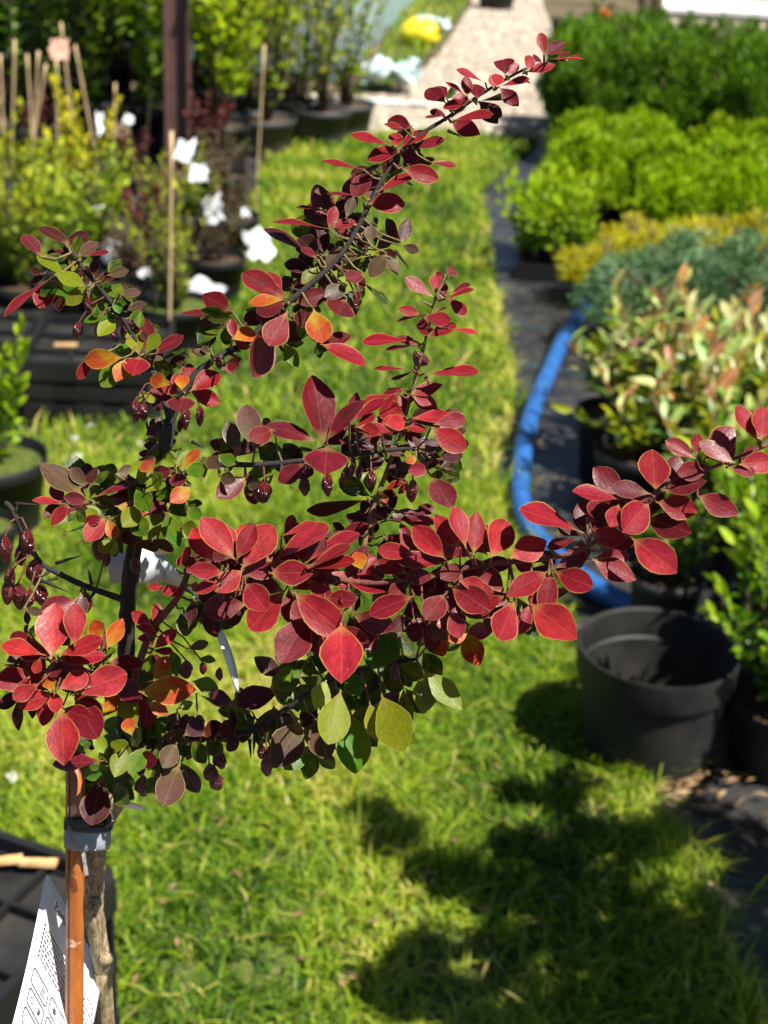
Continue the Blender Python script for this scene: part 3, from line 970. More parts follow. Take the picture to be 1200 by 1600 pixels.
crumple('plastic_sheet', G(675, 50, .005), .2, .3, .12, 12, MAT['pale_film'], 'loose pale plastic sheet lying behind the yellow sack', 'plastic sheet', n=13)
crumple('plastic_sheet', G(590, 160, .004), .55, .05, .02, 13, MAT['pale_film'], 'flat strip of pale plastic lying across the gravel path', 'plastic sheet', n=13)
# dark tub and pot at the far end of the path
for px, py, r_, h_, lb in ((775, 12, .16, .14, 'dark round tub standing at the far end of the gravel path'), (875, 52, .075, .1, 'small dark pot by the far corner of the evergreen block')):
    t = empty('plant_tub', G(px, py)); tag(t, lb, 'tub'); pot(t, r_, h_, 'worn_plastic')
# orange flowering plant behind the hedge
t = shrub('orange_flower_plant', (G(930, 18, .4).x, 9.1, 0), fol_volume('foliage', 500, .12, .12, 0, .3, .06, .3, 311, 'round'), FM['mid'], .09, .12, hs, 0,
          'plant with a single orange flower head rising behind the dark evergreens', 'plant')
fl = MB()
for k in range(16):
    a = k * 2.4; el = .2 + .07 * k
    d = Vector((math.cos(a) * math.cos(el), math.sin(a) * math.cos(el), math.sin(el)))
    s_ = Vector((-math.sin(a), math.cos(a), 0)) * .012
    fl.add([Vector((0, 0, 0)), d * .03 + s_, d * .05, d * .03 - s_], [(0, 1, 2, 3)])
ob('flower', fl.mesh('flower'), mat_noise('orange_petal', (.6, .16, .01), (.75, .25, .02), 30, .5), t, (0, -.05, .43))
# old trunks behind the hedge
for k, px in enumerate((975, 1000)):
    g = G(px, 10, .4)
    tt = empty('pruned_trunk', (g.x, 9.0 + .25 * k, 0)); tag(tt, ['rough grey brown pruned trunk standing behind the evergreen block', 'second slimmer pruned trunk beside the rough grey one'][k], 'trunk')
    MB().tube([(0, 0, 0), (.02, 0, .3), (-.01, .02, .7), (.02, 0, 1.1)], [.05 - .015 * k, .04, .035, .03], 9).build('trunk', MAT['twig'], tt, smooth=True)
    MB().tube([(0, 0, .55), (.12, 0, .8)], [.02, .012], 7).build('limb', MAT['twig'], tt, smooth=True)

# ------------------------------------------------------------------ left hand side: pots, canes, climbers
def cane(px, py, top_px, top_py, dist, label, rad=.006, group=None, z0=0.0):
    """cane standing at ground distance dist; its foot and head from two pixels"""
    r1, r2 = ray(px, py), ray(top_px, top_py)
    p1 = CAM + r1 * (dist / r1.y); p2 = CAM + r2 * (dist / r2.y)
    n = 7
    d = p2 - p1
    ext = p1 - d * ((p1.z - z0) / d.z) if p1.z > z0 else p1
    pts = [ext.lerp(p2, i / n) for i in range(n + 1)]
    mb = MB(); mb.tube(pts, [rad * (1 + .25 * (i % 2)) for i in range(n + 1)], 7)
    o = mb.build('bamboo_cane', MAT['cane'], None, smooth=True)
    return tag(o, label, 'cane', group)
cane(265, 488, 268, 205, 4.02, 'tall bamboo cane standing in the twiggy shrub pot beside the white tags', .0042)
cane(395, 400, 413, 70, 5.6, 'slim pale bamboo cane by the inner edge of the lawn strip', .0034)
GR = 'bamboo canes among the left pots'
for k, (a, b, c, d, ds) in enumerate([(20, 175, 23, 62, 6.2), (48, 175, 42, 85, 6.3), (55, 175, 60, 80, 6.35), (62, 160, 72, 100, 6.4), (90, 235, 88, 95, 6.2),
                                      (108, 150, 95, 35, 6.4), (130, 140, 117, 70, 6.45), (232, 190, 236, 140, 6.6), (3, 160, 0, 85, 6.2), (178, 200, 180, 130, 6.5)]):
    cane(a, b, c, d, ds, 'upright pale bamboo cane among the dark climbing plants', .0044, GR)
# brown steel post
g = G(279, 270)
post = empty('steel_post', (g.x, g.y, 0)); tag(post, 'upright brown painted steel post rising from the left plant rows', 'post')
MB().box((0, 0, 1.1), (.085, .008, 2.2)).build('web', MAT['post'], post)
for s in (-1, 1): MB().box((s * .0465, 0, 1.1), (.008, .07, 2.2)).build('flange', MAT['post'], post)
MB().box((0, 0, .004), (.16, .16, .012)).build('base_plate', MAT['post'], post)

def fit_height(t, top_py, top_px=None):
    """scale a shrub's growth so that its top reaches a given photo row where it stands"""
    ch = [c for c in t.children if c.name.split('.')[0] in ('foliage', 'stem')]
    z0 = ch[0].location.z
    zmax = max(max(v.co.z for v in c.data.vertices) for c in ch)
    d = t.location.y
    r = ray(600, top_py + .052 * 300)
    want = CAM.z + r.z * d / r.y - z0
    k = max(.35, min(1.25, want / zmax))
    for c in ch: c.scale = (.35 + .65 * k, .35 + .65 * k, k)
    return t
mv, ms = [], []
for k in range(4):
    a, b = fol_shoots('foliage', 12, .7, 1.15, .19, 46, .07, .5, 120 + k, 0, .02, srad=.005, ang=.9)
    mv.append(a); ms.append(b)
CROW = ['row next to the olive shrubs', 'second climber row', 'third climber row', 'row against the tunnel film']
CL = 'potted climbers tied to canes on the left'
i = 0
for ry, y in enumerate((6.9, 7.5, 8.1, 8.7)):
    for rx in range(7):
        x = -.85 - rx * .3 - ry * .05 + RND.uniform(-.08, .08)
        if ry == 0 and rx < 1: continue
        if y + .2 > tun.location.y + 90: continue
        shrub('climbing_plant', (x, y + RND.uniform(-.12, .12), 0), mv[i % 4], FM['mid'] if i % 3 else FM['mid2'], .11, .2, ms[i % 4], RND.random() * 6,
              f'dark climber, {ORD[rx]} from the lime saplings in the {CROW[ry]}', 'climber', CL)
        i += 1
# chartreuse saplings beside the post
cv, cs = [], []
for k in range(2):
    a, b = fol_shoots('foliage', 13, .6, 1.15, .28, 26, .062, .8, 140 + k, 0, .22, srad=.006)
    cv.append(a); cs.append(b)
for k, (px, py) in enumerate([(345, 262), (385, 205), (440, 180), (325, 190), (300, 172)]):
    shrub('lime_sapling', G(px, py), cv[k % 2], FM['chart'], .13, .2, cs[k % 2], k * 1.3,
          ['yellow green sapling beside the slim pale cane', 'yellow green sapling behind the sparse saplings', 'yellow green sapling in front of the tunnel film', 'yellow green sapling right behind the brown post', 'yellow green sapling farther behind the brown post', 'yellow green sapling nearest the gravel path', 'yellow green sapling midway along the film'][k], 'sapling', 'yellow green saplings')
# pots at the end of the row with bare twiggy saplings
tv, ts = [], []
for k in range(3):
    a, b = fol_shoots('foliage', 15, .5, 1.0, .32, 13, .045, .7, 150 + k, 0, .15, srad=.005)
    tv.append(a); ts.append(b)
for k, (px, py, pm) in enumerate([(412, 238, 'grey_plastic'), (500, 222, 'grey_plastic'), (468, 212, 'black_plastic'), (537, 212, 'grey_plastic')]):
    shrub('twiggy_sapling', G(px, py), tv[k % 3], FM['chart'] if k != 1 else FM['olive'], .145, .16, ts[k % 3], k * 2.1,
          ['sparse sapling in a grey pot nearest the slim pale cane', 'sparse sapling in the grey pot at the gravel edge', 'sparse sapling in a black pot between two grey ones', 'sparse sapling in the last grey pot towards the path'][k], 'sapling', 'sparse saplings at the row end', potmat=pm)
# burgundy shrubs
wv_, ws = fol_shoots('foliage', 12, .3, .55, .13, 22, .05, .55, 160, 0, .1)
for k, (px, py) in enumerate([(322, 300), (205, 330), (60, 260), (230, 440)]):
    t = shrub('burgundy_shrub', G(px, py), wv_, FM['burg'], .1, .15, ws, k * 1.1, ['burgundy shrub at the foot of the brown post', 'burgundy shrub beside the golden shrub', 'burgundy shrub among the bamboo canes', 'burgundy shrub low behind the twiggy shrubs'][k], 'shrub', 'burgundy shrubs')
    fit_height(t, (130, 230, 150, 270)[k])
# brown twiggy shrubs carrying the white tags
TWL = ['twiggy olive shrub holding the tall bamboo cane, mossy soil in its pot', 'brown twiggy shrub at the lawn edge beside the cane pot', 'brown twiggy shrub carrying the largest white tag', 'twiggy olive shrub behind the white tags', 'brown twiggy shrub at the foot of the slim pale cane', 'brown twiggy shrub behind the low black crate', 'twiggy olive shrub between post and golden shrub']
bv2, bs2 = [], []
for k in range(3):
    a, b = fol_shoots('foliage', 20, .25, .50, .17, 16, .032, .5, 170 + k, 0, .1, srad=.0035)
    bv2.append(a); bs2.append(b)
for k, (px, py) in enumerate([(272, 548), (335, 470), (360, 400), (300, 395), (345, 330), (205, 490), (240, 380)]):
    t = shrub('twiggy_shrub', G(px, py), bv2[k % 3], FM['brown'] if k % 3 else FM['olive'], .115 if k == 0 else .1, .15, bs2[k % 3], k * .9,
          TWL[k], 'shrub', 'brown twiggy shrubs on the left', soilmat='moss')
    fit_height(t, (250, 300, 240, 230, 200, 300, 225)[k])
# olive yellow shrubs
OLL = ['bushy olive shrub right behind the two black crates', 'bushy olive shrub behind the plain black soil pots', 'olive shrub between the crates and the golden shrub', 'olive shrub beyond the second black crate', 'olive shrub pressed against the golden yellow shrub', 'tall olive shrub in front of the dark climbers', 'olive shrub between golden shrub and dark climbers']
ov, os_ = [], []
for k in range(3):
    a, b = fol_shoots('foliage', 20, .28, .62, .21, 26, .042, .55, 180 + k, 0, .12)
    ov.append(a); os_.append(b)
for k, (px, py) in enumerate([(25, 530), (110, 505), (60, 440), (-60, 500), (150, 440), (-20, 400), (100, 380)]):
    t = shrub('olive_shrub', G(px, py), ov[k % 3], FM['olive'] if k % 2 == 0 else FM['mid2'], .105, .15, os_[k % 3], k * 1.3,
          OLL[k], 'shrub', 'olive yellow shrubs on the left')
    fit_height(t, (185, 235, 215, 180, 225, 170, 200)[k])
# golden flowering shrub
yv2, ys2 = fol_shoots('foliage', 9, .40, .68, .14, 26, .045, .5, 190, 0, .3)
gsh = shrub('golden_shrub', G(140, 400), yv2, FM['gold'], .1, .15, ys2, 0, 'tall golden yellow shrub standing among the olive shrubs', 'shrub')
fit_height(gsh, 125)
# white tags hanging in the shrubs
def hang_tag(px, py, dist, wpx, hpx, seed, label):
    r = ray(px, py); p = CAM + r * (dist / r.y)
    k = (p - CAM).length / FPX
    o = crumple('plant_tag', p, wpx * k * .8, hpx * k * .85, min(wpx, hpx) * k * .35, seed, MAT['white_tag'], label, 'plant tag', 'white tags on the left shrubs', tilt=(math.radians(55), RND.uniform(-.4, .4), RND.uniform(-.4, .4)), n=6)
    return o
for k, (px, py, ds, a, b) in enumerate([(288, 238, 4.6, 34, 42), (310, 272, 4.6, 34, 30), (335, 330, 4.7, 34, 46), (403, 385, 5.0, 52, 48), (322, 458, 4.4, 64, 42), (174, 395, 4.6, 30, 40),
                                       (157, 195, 5.6, 14, 40), (200, 188, 6.2, 16, 18), (156, 330, 4.8, 18, 18), (383, 332, 5.0, 16, 16), (226, 427, 4.5, 18, 16)]):
    hang_tag(px, py, ds, a, b, 400 + k, 'crumpled white plastic plant tag caught in the left hand shrubs')
r_ = ray(92, 78); p_ = CAM + r_ * (6.15 / r_.y)
crumple('picture_tag', p_, .075, .085, .01, 433, mat_noise('pink_print', (.55, .2, .14), (.6, .42, .3), 20, .4), 'pink printed picture tag hanging high on a cane at the left', 'plant tag', tilt=(1.2, 0, 0), n=5)

# black crates by the lawn
def crate(name, loc, rz, w_, d_, h_, label, grid=True, pitch=.09, inset=.018):
    """upturned slatted crate: ribbed panel inside a raised rim, pierced walls"""
    t = empty(name, loc, rz); tag(t, label, 'crate')
    mb = MB(); th = .012
    for sy in (-1, 1):
        y = sy * (d_ / 2 - th / 2)
        mb.box((0, y, h_ - .025), (w_ - .03, th, .05)); mb.box((0, y, .025), (w_ - .03, th, .05)); mb.box((0, y, h_ / 2), (w_ - .03, th * .7, .03))
    for sx in (-1, 1):
        x = sx * (w_ / 2 - th / 2)
        mb.box((x, 0, h_ - .025), (th, d_ - .03, .05)); mb.box((x, 0, .025), (th, d_ - .03, .05)); mb.box((x, 0, h_ / 2), (th * .7, d_ - .03, .03))
    mb.build('rim', MAT['black_plastic'], t)
    for sx in (-1, 1):
        for sy in (-1, 1):
            c = MB(); n = 8; R0 = .03
            cx_, cy_ = sx * (w_ / 2 - R0), sy * (d_ / 2 - R0)
            prof = []
            for q in range(n + 1):
                a = math.atan2(sy, sx) - math.pi / 4 + (math.pi / 2) * q / n
                prof.append((cx_ + math.cos(a) * R0, cy_ + math.sin(a) * R0))
            vs = [(x, y, z) for z in (.0, h_ + .001) for x, y in prof] + [(cx_ + (x - cx_) * .55, cy_ + (y - cy_) * .55, z) for z in (.0, h_ + .001) for x, y in prof]
            m = n + 1; fs = []
            for q in range(n):
                fs.append((q, q + 1, m + q + 1, m + q)); fs.append((2 * m + q + 1, 2 * m + q, 3 * m + q, 3 * m + q + 1))
                fs.append((m + q, m + q + 1, 3 * m + q + 1, 3 * m + q))
            c.add(vs, fs).build('corner_post', MAT['black_plastic'], t, smooth=False)
    for sy in (-1, 1): MB().box((0, sy * (d_ / 2 - .016), h_ / 2), (w_ - .05, .004, h_ - .04)).build('wall_panel', MAT['black_plastic'], t)
    for sx in (-1, 1): MB().box((sx * (w_ / 2 - .016), 0, h_ / 2), (.004, d_ - .05, h_ - .04)).build('wall_panel', MAT['black_plastic'], t)
    nx = max(2, int(w_ / pitch)); ny = max(2, int(d_ / pitch))
    for sy in (-1, 1):
        for k in range(nx):
            MB().box((-w_ / 2 + (k + .5) * w_ / nx, sy * (d_ / 2 - .008), h_ / 2), (w_ / nx * .55, .006, max(.03, h_ - .09))).build('wall_slat', MAT['black_plastic'], t)
    for sx in (-1, 1):
        for k in range(ny):
            MB().box((sx * (w_ / 2 - .008), -d_ / 2 + (k + .5) * d_ / ny, h_ / 2), (.006, d_ / ny * .55, max(.03, h_ - .09))).build('wall_slat', MAT['black_plastic'], t)
    z = h_ - inset
    MB().box((0, 0, z - .010), (w_ - .03, d_ - .03, .006)).build('panel', MAT['worn_plastic'], t)
    for k in range(1, nx * 1):
        MB().box((-w_ / 2 + k * w_ / nx, 0, z - .0005), (.007, d_ - .026, .013)).build('rib', MAT['black_plastic'], t)
    for k in range(1, ny * 1):
        MB().box((0, -d_ / 2 + k * d_ / ny, z + .0005), (w_ - .026, .007, .013)).build('rib', MAT['black_plastic'], t)
    return t
# crate right behind the barberry stem: right hand corner of its top at photo pixel (190,1365)
CH = .27
c_r = G(192, 1362, CH); c_f = G(0, 1297, CH); c_n = G(0, 1505, CH)
u_f = (c_f - c_r).normalized(); u_n = (c_n - c_r).normalized()
ang = math.atan2(u_f.y, u_f.x)           # far edge direction
e1 = Vector((math.cos(ang), math.sin(ang), 0)); e2 = Vector((-e1.y, e1.x, 0))
if e2.dot(u_n) < 0: e2 = -e2
W_, D_ = .40, .30
ctr = c_r + e1 * W_ / 2 + e2 * D_ / 2
crate('plastic_crate', (ctr.x, ctr.y, 0), ang, W_, D_, CH, 'upturned black plastic crate on the lawn right behind the barberry stem')
def chip(p, a, s, seed, label):
    r = random.Random(seed); mb = MB()
    vs = [(-s, -.005, 0), (s * .9, -.007, 0), (s, .006, 0), (-s * .9, .006, 0), (-s, -.004, .006), (s * .9, -.006, .007), (s, .005, .006), (-s * .9, .005, .005)]
    mb.add(vs, [(3, 2, 1, 0), (4, 5, 6, 7), (0, 1, 5, 4), (1, 2, 6, 5), (2, 3, 7, 6), (3, 0, 4, 7)])
    o = mb.build('wood_chip', MAT['chip'], None, p, a); tag(o, label, 'wood chip')
zt = CH - .018 + .009
chip(G(14, 1346, zt), .25, .017, 1, 'pale wood chip with a ragged end on the crate behind the stem')
chip(G(60, 1350, zt), .02, .024, 2, 'longer orange wood chip on the crate behind the stem')
# two crates side by side in the left bed
c1 = G(135, 668)
k1 = crate('plastic_crate', (c1.x, c1.y + .2, 0), math.radians(2), .36, .38, .17, 'low black crate between the left lawn edge and the olive shrubs', pitch=.11)
c2 = G(-40, 640)
crate('plastic_crate', (c2.x - .06, c2.y + .25, 0), math.radians(-4), .36, .38, .17, 'second black crate partly behind the mossy pot at the left', pitch=.11)
chip(G(103, 540, .162), .1, .03, 4, 'broad yellow wood chip on the low black crate in the left bed')
# mossy pot with a lime green plant
pv, ps = fol_shoots('foliage', 14, .18, .32, .10, 20, .035, .5, 195, 0, .1)
t = shrub('lime_plant', G(-12, 835), pv, FM['lime'], .125, .19, ps, 0, 'lime green plant in a black pot with mossy soil on the left lawn edge', 'plant', soilmat='moss')
t = empty('plant_pot', G(-25, 905)); tag(t, 'small dark pot with mossy soil in front of the lime green plant', 'pot'); pot(t, .07, .13, 'black_plastic', soilmat='moss')
# dark nursery pots behind the crates
for k, (px, py) in enumerate([(50, 545), (110, 540), (175, 545)]):
    t = empty('plant_pot', G(px, py)); tag(t, ['black soil pot between the two crates', 'black soil pot behind the wood chip crate', 'black soil pot beside the mossy cane pot'][k], 'pot', 'black pots behind the crate'); pot(t, .1, .2)
# ------------------------------------------------------------------ the barberry
def vdepth(py, d0=.70, y0=1150):         # depth along a vertical line through the stem
    return d0 + (py - y0) * (d0 / FPX) * math.tan(math.radians(PITCH)) * .9

# leaf shapes: obovate blades with a short stalk, cupped and bent in different ways
def leaf_shape(seed, vmax=.62, sharp=.5, cup=.16, bend=-.12, wave=.02, twist=0.0):
    cols = [-1, -.86, -.45, 0, .45, .86, 1]
    rows = [0, .06, .12, .26, .42, .56, .7, .82, .91, .97, 1.0]
    vs, fs, at = [], [], []
    r = random.Random(seed)
    for v in rows:
        if v <= .07: wd = .06 + .04 * v
        else:
            q = (v - .05) / .95
            p = math.log(.5) / math.log((vmax - .05) / .95)
            wd = max(.0, math.sin(math.pi * q ** p)) ** (.58 + .38 * sharp)
            wd = max(wd, .05 * (1 - q))
        for u in cols:
            uu = u * wd * .5
            z = cup * (u * u) * wd * .5 + bend * v * v + wave * math.sin(v * 9 + seed) * u * wd + twist * u * v * wd * .5
            vs.append((uu * (1 + .03 * math.sin(v * 13 + seed * 2)), v, z))
            e = 1.0 if abs(u) == 1 or v >= .99 else 0.0
            at.append((e, v, abs(u) * wd))
    n = len(cols)
    for i in range(len(rows) - 1):
        for k in range(n - 1):
            a = i * n + k
            fs.append((a, a + 1, a + n + 1, a + n))
    return new_mesh('leaf', vs, fs, {'lf': np.array(at), 'lp': np.array(vs)}, smooth=True)
LEAF = [leaf_shape(1, .62, .3, .14, -.10), leaf_shape(2, .58, .5, .2, -.2, .03), leaf_shape(3, .66, .2, .08, .08, .03), leaf_shape(4, .55, .8, .18, -.06, .02),
        leaf_shape(5, .62, .4, .28, -.15, .03, .25), leaf_shape(6, .6, .4, .1, -.28, .04, -.2), leaf_shape(7, .52, .9, .12, .05, .02)]
LONG = [leaf_shape(8, .72, .4, .15, -.08, .02), leaf_shape(9, .68, .5, .22, .06, .03)]

def leaf_mat(name, second, sec_mode, margin, mfac, rough=.42, trans=.25, spots=.22):
    """object colour, drifting to a second colour; thin paler margin; dust and dried drop marks"""
    m, nt, bs, L = M_new(name)
    oi = nd(nt, 'ShaderNodeObjectInfo')
    tc = nd(nt, 'ShaderNodeAttribute', attribute_name='lp')
    at = nd(nt, 'ShaderNodeAttribute', attribute_name='lf')
    sp = nd(nt, 'ShaderNodeSeparateXYZ'); L(at.outputs['Vector'], sp.inputs[0])
    w4 = mathn(nt, L, 'MULTIPLY', oi.outputs['Random'], 60.0)
    n1 = nd(nt, 'ShaderNodeTexNoise', i_Scale=2.6, i_Detail=5.0, noise_dimensions='4D')
    n2 = nd(nt, 'ShaderNodeTexNoise', i_Scale=14.0, i_Detail=5.0, noise_dimensions='4D')
    for q in (n1, n2): L(tc.outputs['Vector'], q.inputs['Vector']); L(w4, q.inputs['W'])
    lc = nd(nt, 'ShaderNodeAttribute', attribute_name='lcol')
    ad = nd(nt, 'ShaderNodeVectorMath', operation='ADD'); L(oi.outputs['Color'], ad.inputs[0]); L(lc.outputs['Vector'], ad.inputs[1])
    base = nd(nt, 'ShaderNodeVectorMath', operation='SCALE')
    L(ad.outputs[0], base.inputs[0])
    L(maprange(nt, L, n2.outputs[0], .3, .7, .80, 1.2), base.inputs['Scale'])
    if sec_mode == 'base': f = mathn(nt, L, 'ADD', maprange(nt, L, sp.outputs[1], .15, .75, .75, -.25), maprange(nt, L, n1.outputs[0], .35, .65, -.35, .45))
    else: f = maprange(nt, L, n1.outputs[0], .42, .66, 0, .7)
    f = mathn(nt, L, 'MINIMUM', mathn(nt, L, 'MAXIMUM', f, 0.0), .9)
    c = mixc(nt, L, f, base.outputs[0], second)
    rib = maprange(nt, L, sp.outputs[2], .015, .06, .11, 0)
    c = mixc(nt, L, mathn(nt, L, 'MAXIMUM', rib, 0.0), c, margin)
    stalk = maprange(nt, L, sp.outputs[1], .1, .24, .5, 0)
    c = mixc(nt, L, mathn(nt, L, 'MAXIMUM', stalk, 0.0), c, (.24, .15, .05))
    eg = mathn(nt, L, 'MULTIPLY', maprange(nt, L, sp.outputs[0], .35, .95), mfac)
    c = mixc(nt, L, eg, c, margin)
    vo = nd(nt, 'ShaderNodeTexVoronoi', i_Scale=13.0, voronoi_dimensions='4D'); L(tc.outputs['Vector'], vo.inputs['Vector']); L(w4, vo.inputs['W'])
    dot = mathn(nt, L, 'LESS_THAN', vo.outputs['Distance'], .16)
    dm = mathn(nt, L, 'MULTIPLY', mathn(nt, L, 'GREATER_THAN', n1.outputs[0], .53), spots)
    c = mixc(nt, L, mathn(nt, L, 'MULTIPLY', dot, dm), c, (.5, .42, .40))
    L(c, bs.inputs['Base Color'])
    L(maprange(nt, L, n2.outputs[0], .3, .7, rough - .08, rough + .15), bs.inputs['Roughness'])
    gl = mathn(nt, L, 'POWER', oi.outputs['Random'], 4.0)
    L(maprange(nt, L, gl, 0, 1, .10, .5), bs.inputs['Specular IOR Level'])
    vein = nd(nt, 'ShaderNodeTexNoise', i_Scale=9.0, i_Detail=3.0); L(tc.outputs['Vector'], vein.inputs['Vector'])
    bp = nd(nt, 'ShaderNodeBump', i_Strength=.06, i_Distance=.05); L(vein.outputs[0], bp.inputs['Height']); L(bp.outputs[0], bs.inputs['Normal'])
    tr = nd(nt, 'ShaderNodeBsdfTranslucent'); L(mixc(nt, L, 1.0, c, (1.5, 1.25, .8), 'MULTIPLY'), tr.inputs[0])
    mx = nd(nt, 'ShaderNodeMixShader'); mx.inputs[0].default_value = trans
    L(bs.outputs[0], mx.inputs[1]); L(tr.outputs[0], mx.inputs[2]); L(mx.outputs[0], nt.nodes['Material Output'].inputs[0])
    return m
GOLD = (.36, .20, .05)
K = 3.1
LM = {'red': leaf_mat('leaf_red', alb((160, 34, 48), K), 'noise', GOLD, .85),
      'maroon': leaf_mat('leaf_maroon', alb((110, 40, 40), K), 'noise', (.28, .15, .07), .6),
      'orange': leaf_mat('leaf_orange', alb((232, 198, 40), K), 'base', (.42, .30, .06), .7),
      'green': leaf_mat('leaf_green', alb((170, 178, 36), K), 'noise', (.32, .30, .10), .5, trans=.4),
      'brown': leaf_mat('leaf_brown', alb((120, 110, 55), K), 'base', (.28, .22, .12), .6)}
CODE = {'R': ('red', (232, 62, 70)), 'r': ('red', (196, 44, 60)), 'm': ('maroon', (158, 40, 54)), 'p': ('maroon', (112, 62, 74)), 'b': ('maroon', (104, 50, 46)),
        'n': ('brown', (128, 92, 74)), 'o': ('orange', (235, 98, 44)), 'y': ('green', (178, 196, 40)), 'Y': ('green', (225, 215, 40)), 'g': ('green', (98, 160, 32)), 'd': ('green', (64, 104, 26))}

# branches: photo pixel, pixel, distance along the axis, radius in mm
BR = {
 'leader': [(262, 700, .645, 4.6), (266, 655, .645, 4.4), (300, 592, .645, 3.6), (345, 555, .645, 3.0), (385, 535, .648, 2.8), (432, 488, .65, 2.6), (490, 440, .652, 2.4), (535, 395, .654, 2.2), (572, 330, .656, 2.1),
            (602, 272, .658, 2.0), (640, 222, .66, 1.9), (700, 183, .662, 1.7), (760, 142, .664, 1.4), (830, 104, .666, 1.1), (900, 90, .668, .6)],
 'left_top': [(266, 655, .645, 3.6), (245, 595, .65, 2.4), (200, 510, .656, 2.2), (160, 455, .66, 2.0), (130, 420, .662, 1.8), (112, 395, .663, 1.4)],
 'middle': [(225, 800, .66, 3.4), (250, 758, .655, 2.6), (330, 728, .65, 2.4), (410, 726, .645, 2.3), (505, 716, .642, 2.2), (590, 705, .64, 2.0), (650, 700, .64, 1.4)],
 'shoot': [(545, 905, .655, 2.6), (565, 868, .655, 2.4), (580, 800, .655, 2.2), (605, 735, .654, 2.0), (630, 660, .652, 1.8), (648, 598, .65, 1.6), (664, 535, .648, 1.4), (680, 470, .646, 1.2), (697, 428, .645, .8)],
 'right': [(205, 1075, .69, 3.4), (235, 990, .675, 3.2), (280, 930, .66, 2.9), (308, 868, .65, 2.7), (370, 875, .645, 2.6), (470, 892, .643, 2.6), (560, 910, .64, 2.6), (640, 905, .636, 2.5), (760, 882, .632, 2.3),
           (860, 872, .628, 2.1), (925, 850, .625, 1.9), (1010, 780, .62, 1.7), (1100, 736, .616, 1.5), (1215, 690, .612, 1.2)],
 'lower': [(190, 1165, .70, 3.2), (240, 1158, .698, 3.2), (300, 1154, .695, 3.2), (345, 1152, .692, 3.0), (392, 1142, .69, 2.8), (440, 1112, .686, 2.6), (510, 1068, .68, 2.4), (590, 1040, .675, 2.1), (650, 1030, .672, 1.6)],
 'front': [(195, 1085, .69, 2.8), (165, 1060, .675, 2.3), (125, 1045, .66, 2.2), (92, 1035, .65, 1.8)],
 'berry': [(190, 936, .672, 3.0), (150, 922, .665, 2.6), (120, 910, .66, 2.6), (90, 895, .656, 2.5), (62, 878, .652, 2.4), (35, 830, .65, 2.4), (18, 795, .648, 2.3), (8, 785, .648, 2.2)],
}
TREE_BASE = P(160, 1480, .775); TREE_BASE = Vector((TREE_BASE.x, TREE_BASE.y, 0))
tree = empty('barberry_tree', TREE_BASE)
tag(tree, 'grafted barberry tree with red, purple and green leaves and dark berries', 'barberry')
def bark_mat(name, c1, c2, c3):
    m, nt, bs, L = M_new(name)
    tc = nd(nt, 'ShaderNodeTexCoord')
    mp = nd(nt, 'ShaderNodeMapping'); mp.inputs['Scale'].default_value = (1, 1, .4); L(tc.outputs['Object'], mp.inputs[0])
    n1 = nd(nt, 'ShaderNodeTexNoise', i_Scale=420.0, i_Detail=7.0, i_Roughness=.75); L(mp.outputs[0], n1.inputs['Vector'])
    n2 = nd(nt, 'ShaderNodeTexNoise', i_Scale=60.0, i_Detail=4.0); L(tc.outputs['Object'], n2.inputs['Vector'])
    c = mixc(nt, L, maprange(nt, L, n1.outputs[0], .35, .65), c1, c2)
    c = mixc(nt, L, maprange(nt, L, n2.outputs[0], .5, .7), c, c3)
    L(c, bs.inputs['Base Color']); bs.inputs['Roughness'].default_value = .8
    bp = nd(nt, 'ShaderNodeBump', i_Strength=.9, i_Distance=.0012); L(n1.outputs[0], bp.inputs['Height']); L(bp.outputs[0], bs.inputs['Normal'])
    return m
MAT['old_bark'] = bark_mat('old_bark', (.035, .022, .012), (.46, .35, .19), (.22, .19, .10))
MAT['dark_bark'] = bark_mat('dark_bark', (.005, .0035, .003), (.026, .017, .013), (.014, .009, .007))
MAT['red_bark'] = bark_mat('red_bark', (.08, .018, .014), (.18, .05, .03), (.12, .05, .03))
MAT['green_bark'] = bark_mat('green_bark', (.07, .06, .02), (.20, .16, .05), (.15, .05, .03))

def rel(p): return Vector(p) - TREE_BASE
# stem below the graft: pale rough bark, leaning away below the tie
sd = [(186, 1240, .712, 5.2), (166, 1275, .718, 4.9), (154, 1310, .724, 4.6), (149, 1350, .732, 4.8), (147, 1400, .745, 4.7), (146, 1412, .748, 4.9), (147, 1424, .75, 4.6), (151, 1455, .756, 4.8), (158, 1490, .762, 4.8), (162, 1502, .764, 5.1), (163, 1520, .768, 4.6), (163, 1560, .775, 4.7)]
sp_ = [tuple(rel(P(a, b, c))) + (r * .001,) for a, b, c, r in sd]
ends = [(.003, .003, .75, .0052), (0, 0, .45, .006), (0, 0, .17, .008)]
sp_ = catmull(sp_ + ends, 6)
r0 = random.Random(5)
st = MB().tube([p[:3] for p in sp_], [p[3] * r0.uniform(.94, 1.07) for p in sp_], 14).build('stem', MAT['old_bark'], tree, smooth=True)
kn = MB()
kc = rel(P(143, 1410, .742))
for k in range(3):
    kn.tube([kc + Vector((.001 * k, -.001, -.004 + .003 * k)), kc + Vector((-.003 + .002 * k, -.0065, -.002 + .002 * k))], [.004, .002], 8)
kc2 = rel(P(167, 1498, .758))
km = MB(); km.tube([kc2 - RIGHT * .003, kc2 + RIGHT * .0012, kc2 + RIGHT * .0025 + Vector((0, 0, .001))], [.0036, .003, .0016], 9)
kn.build('knot', MAT['old_bark'], tree, smooth=True)
km.build('knot', MAT['old_bark'], tree, smooth=True)
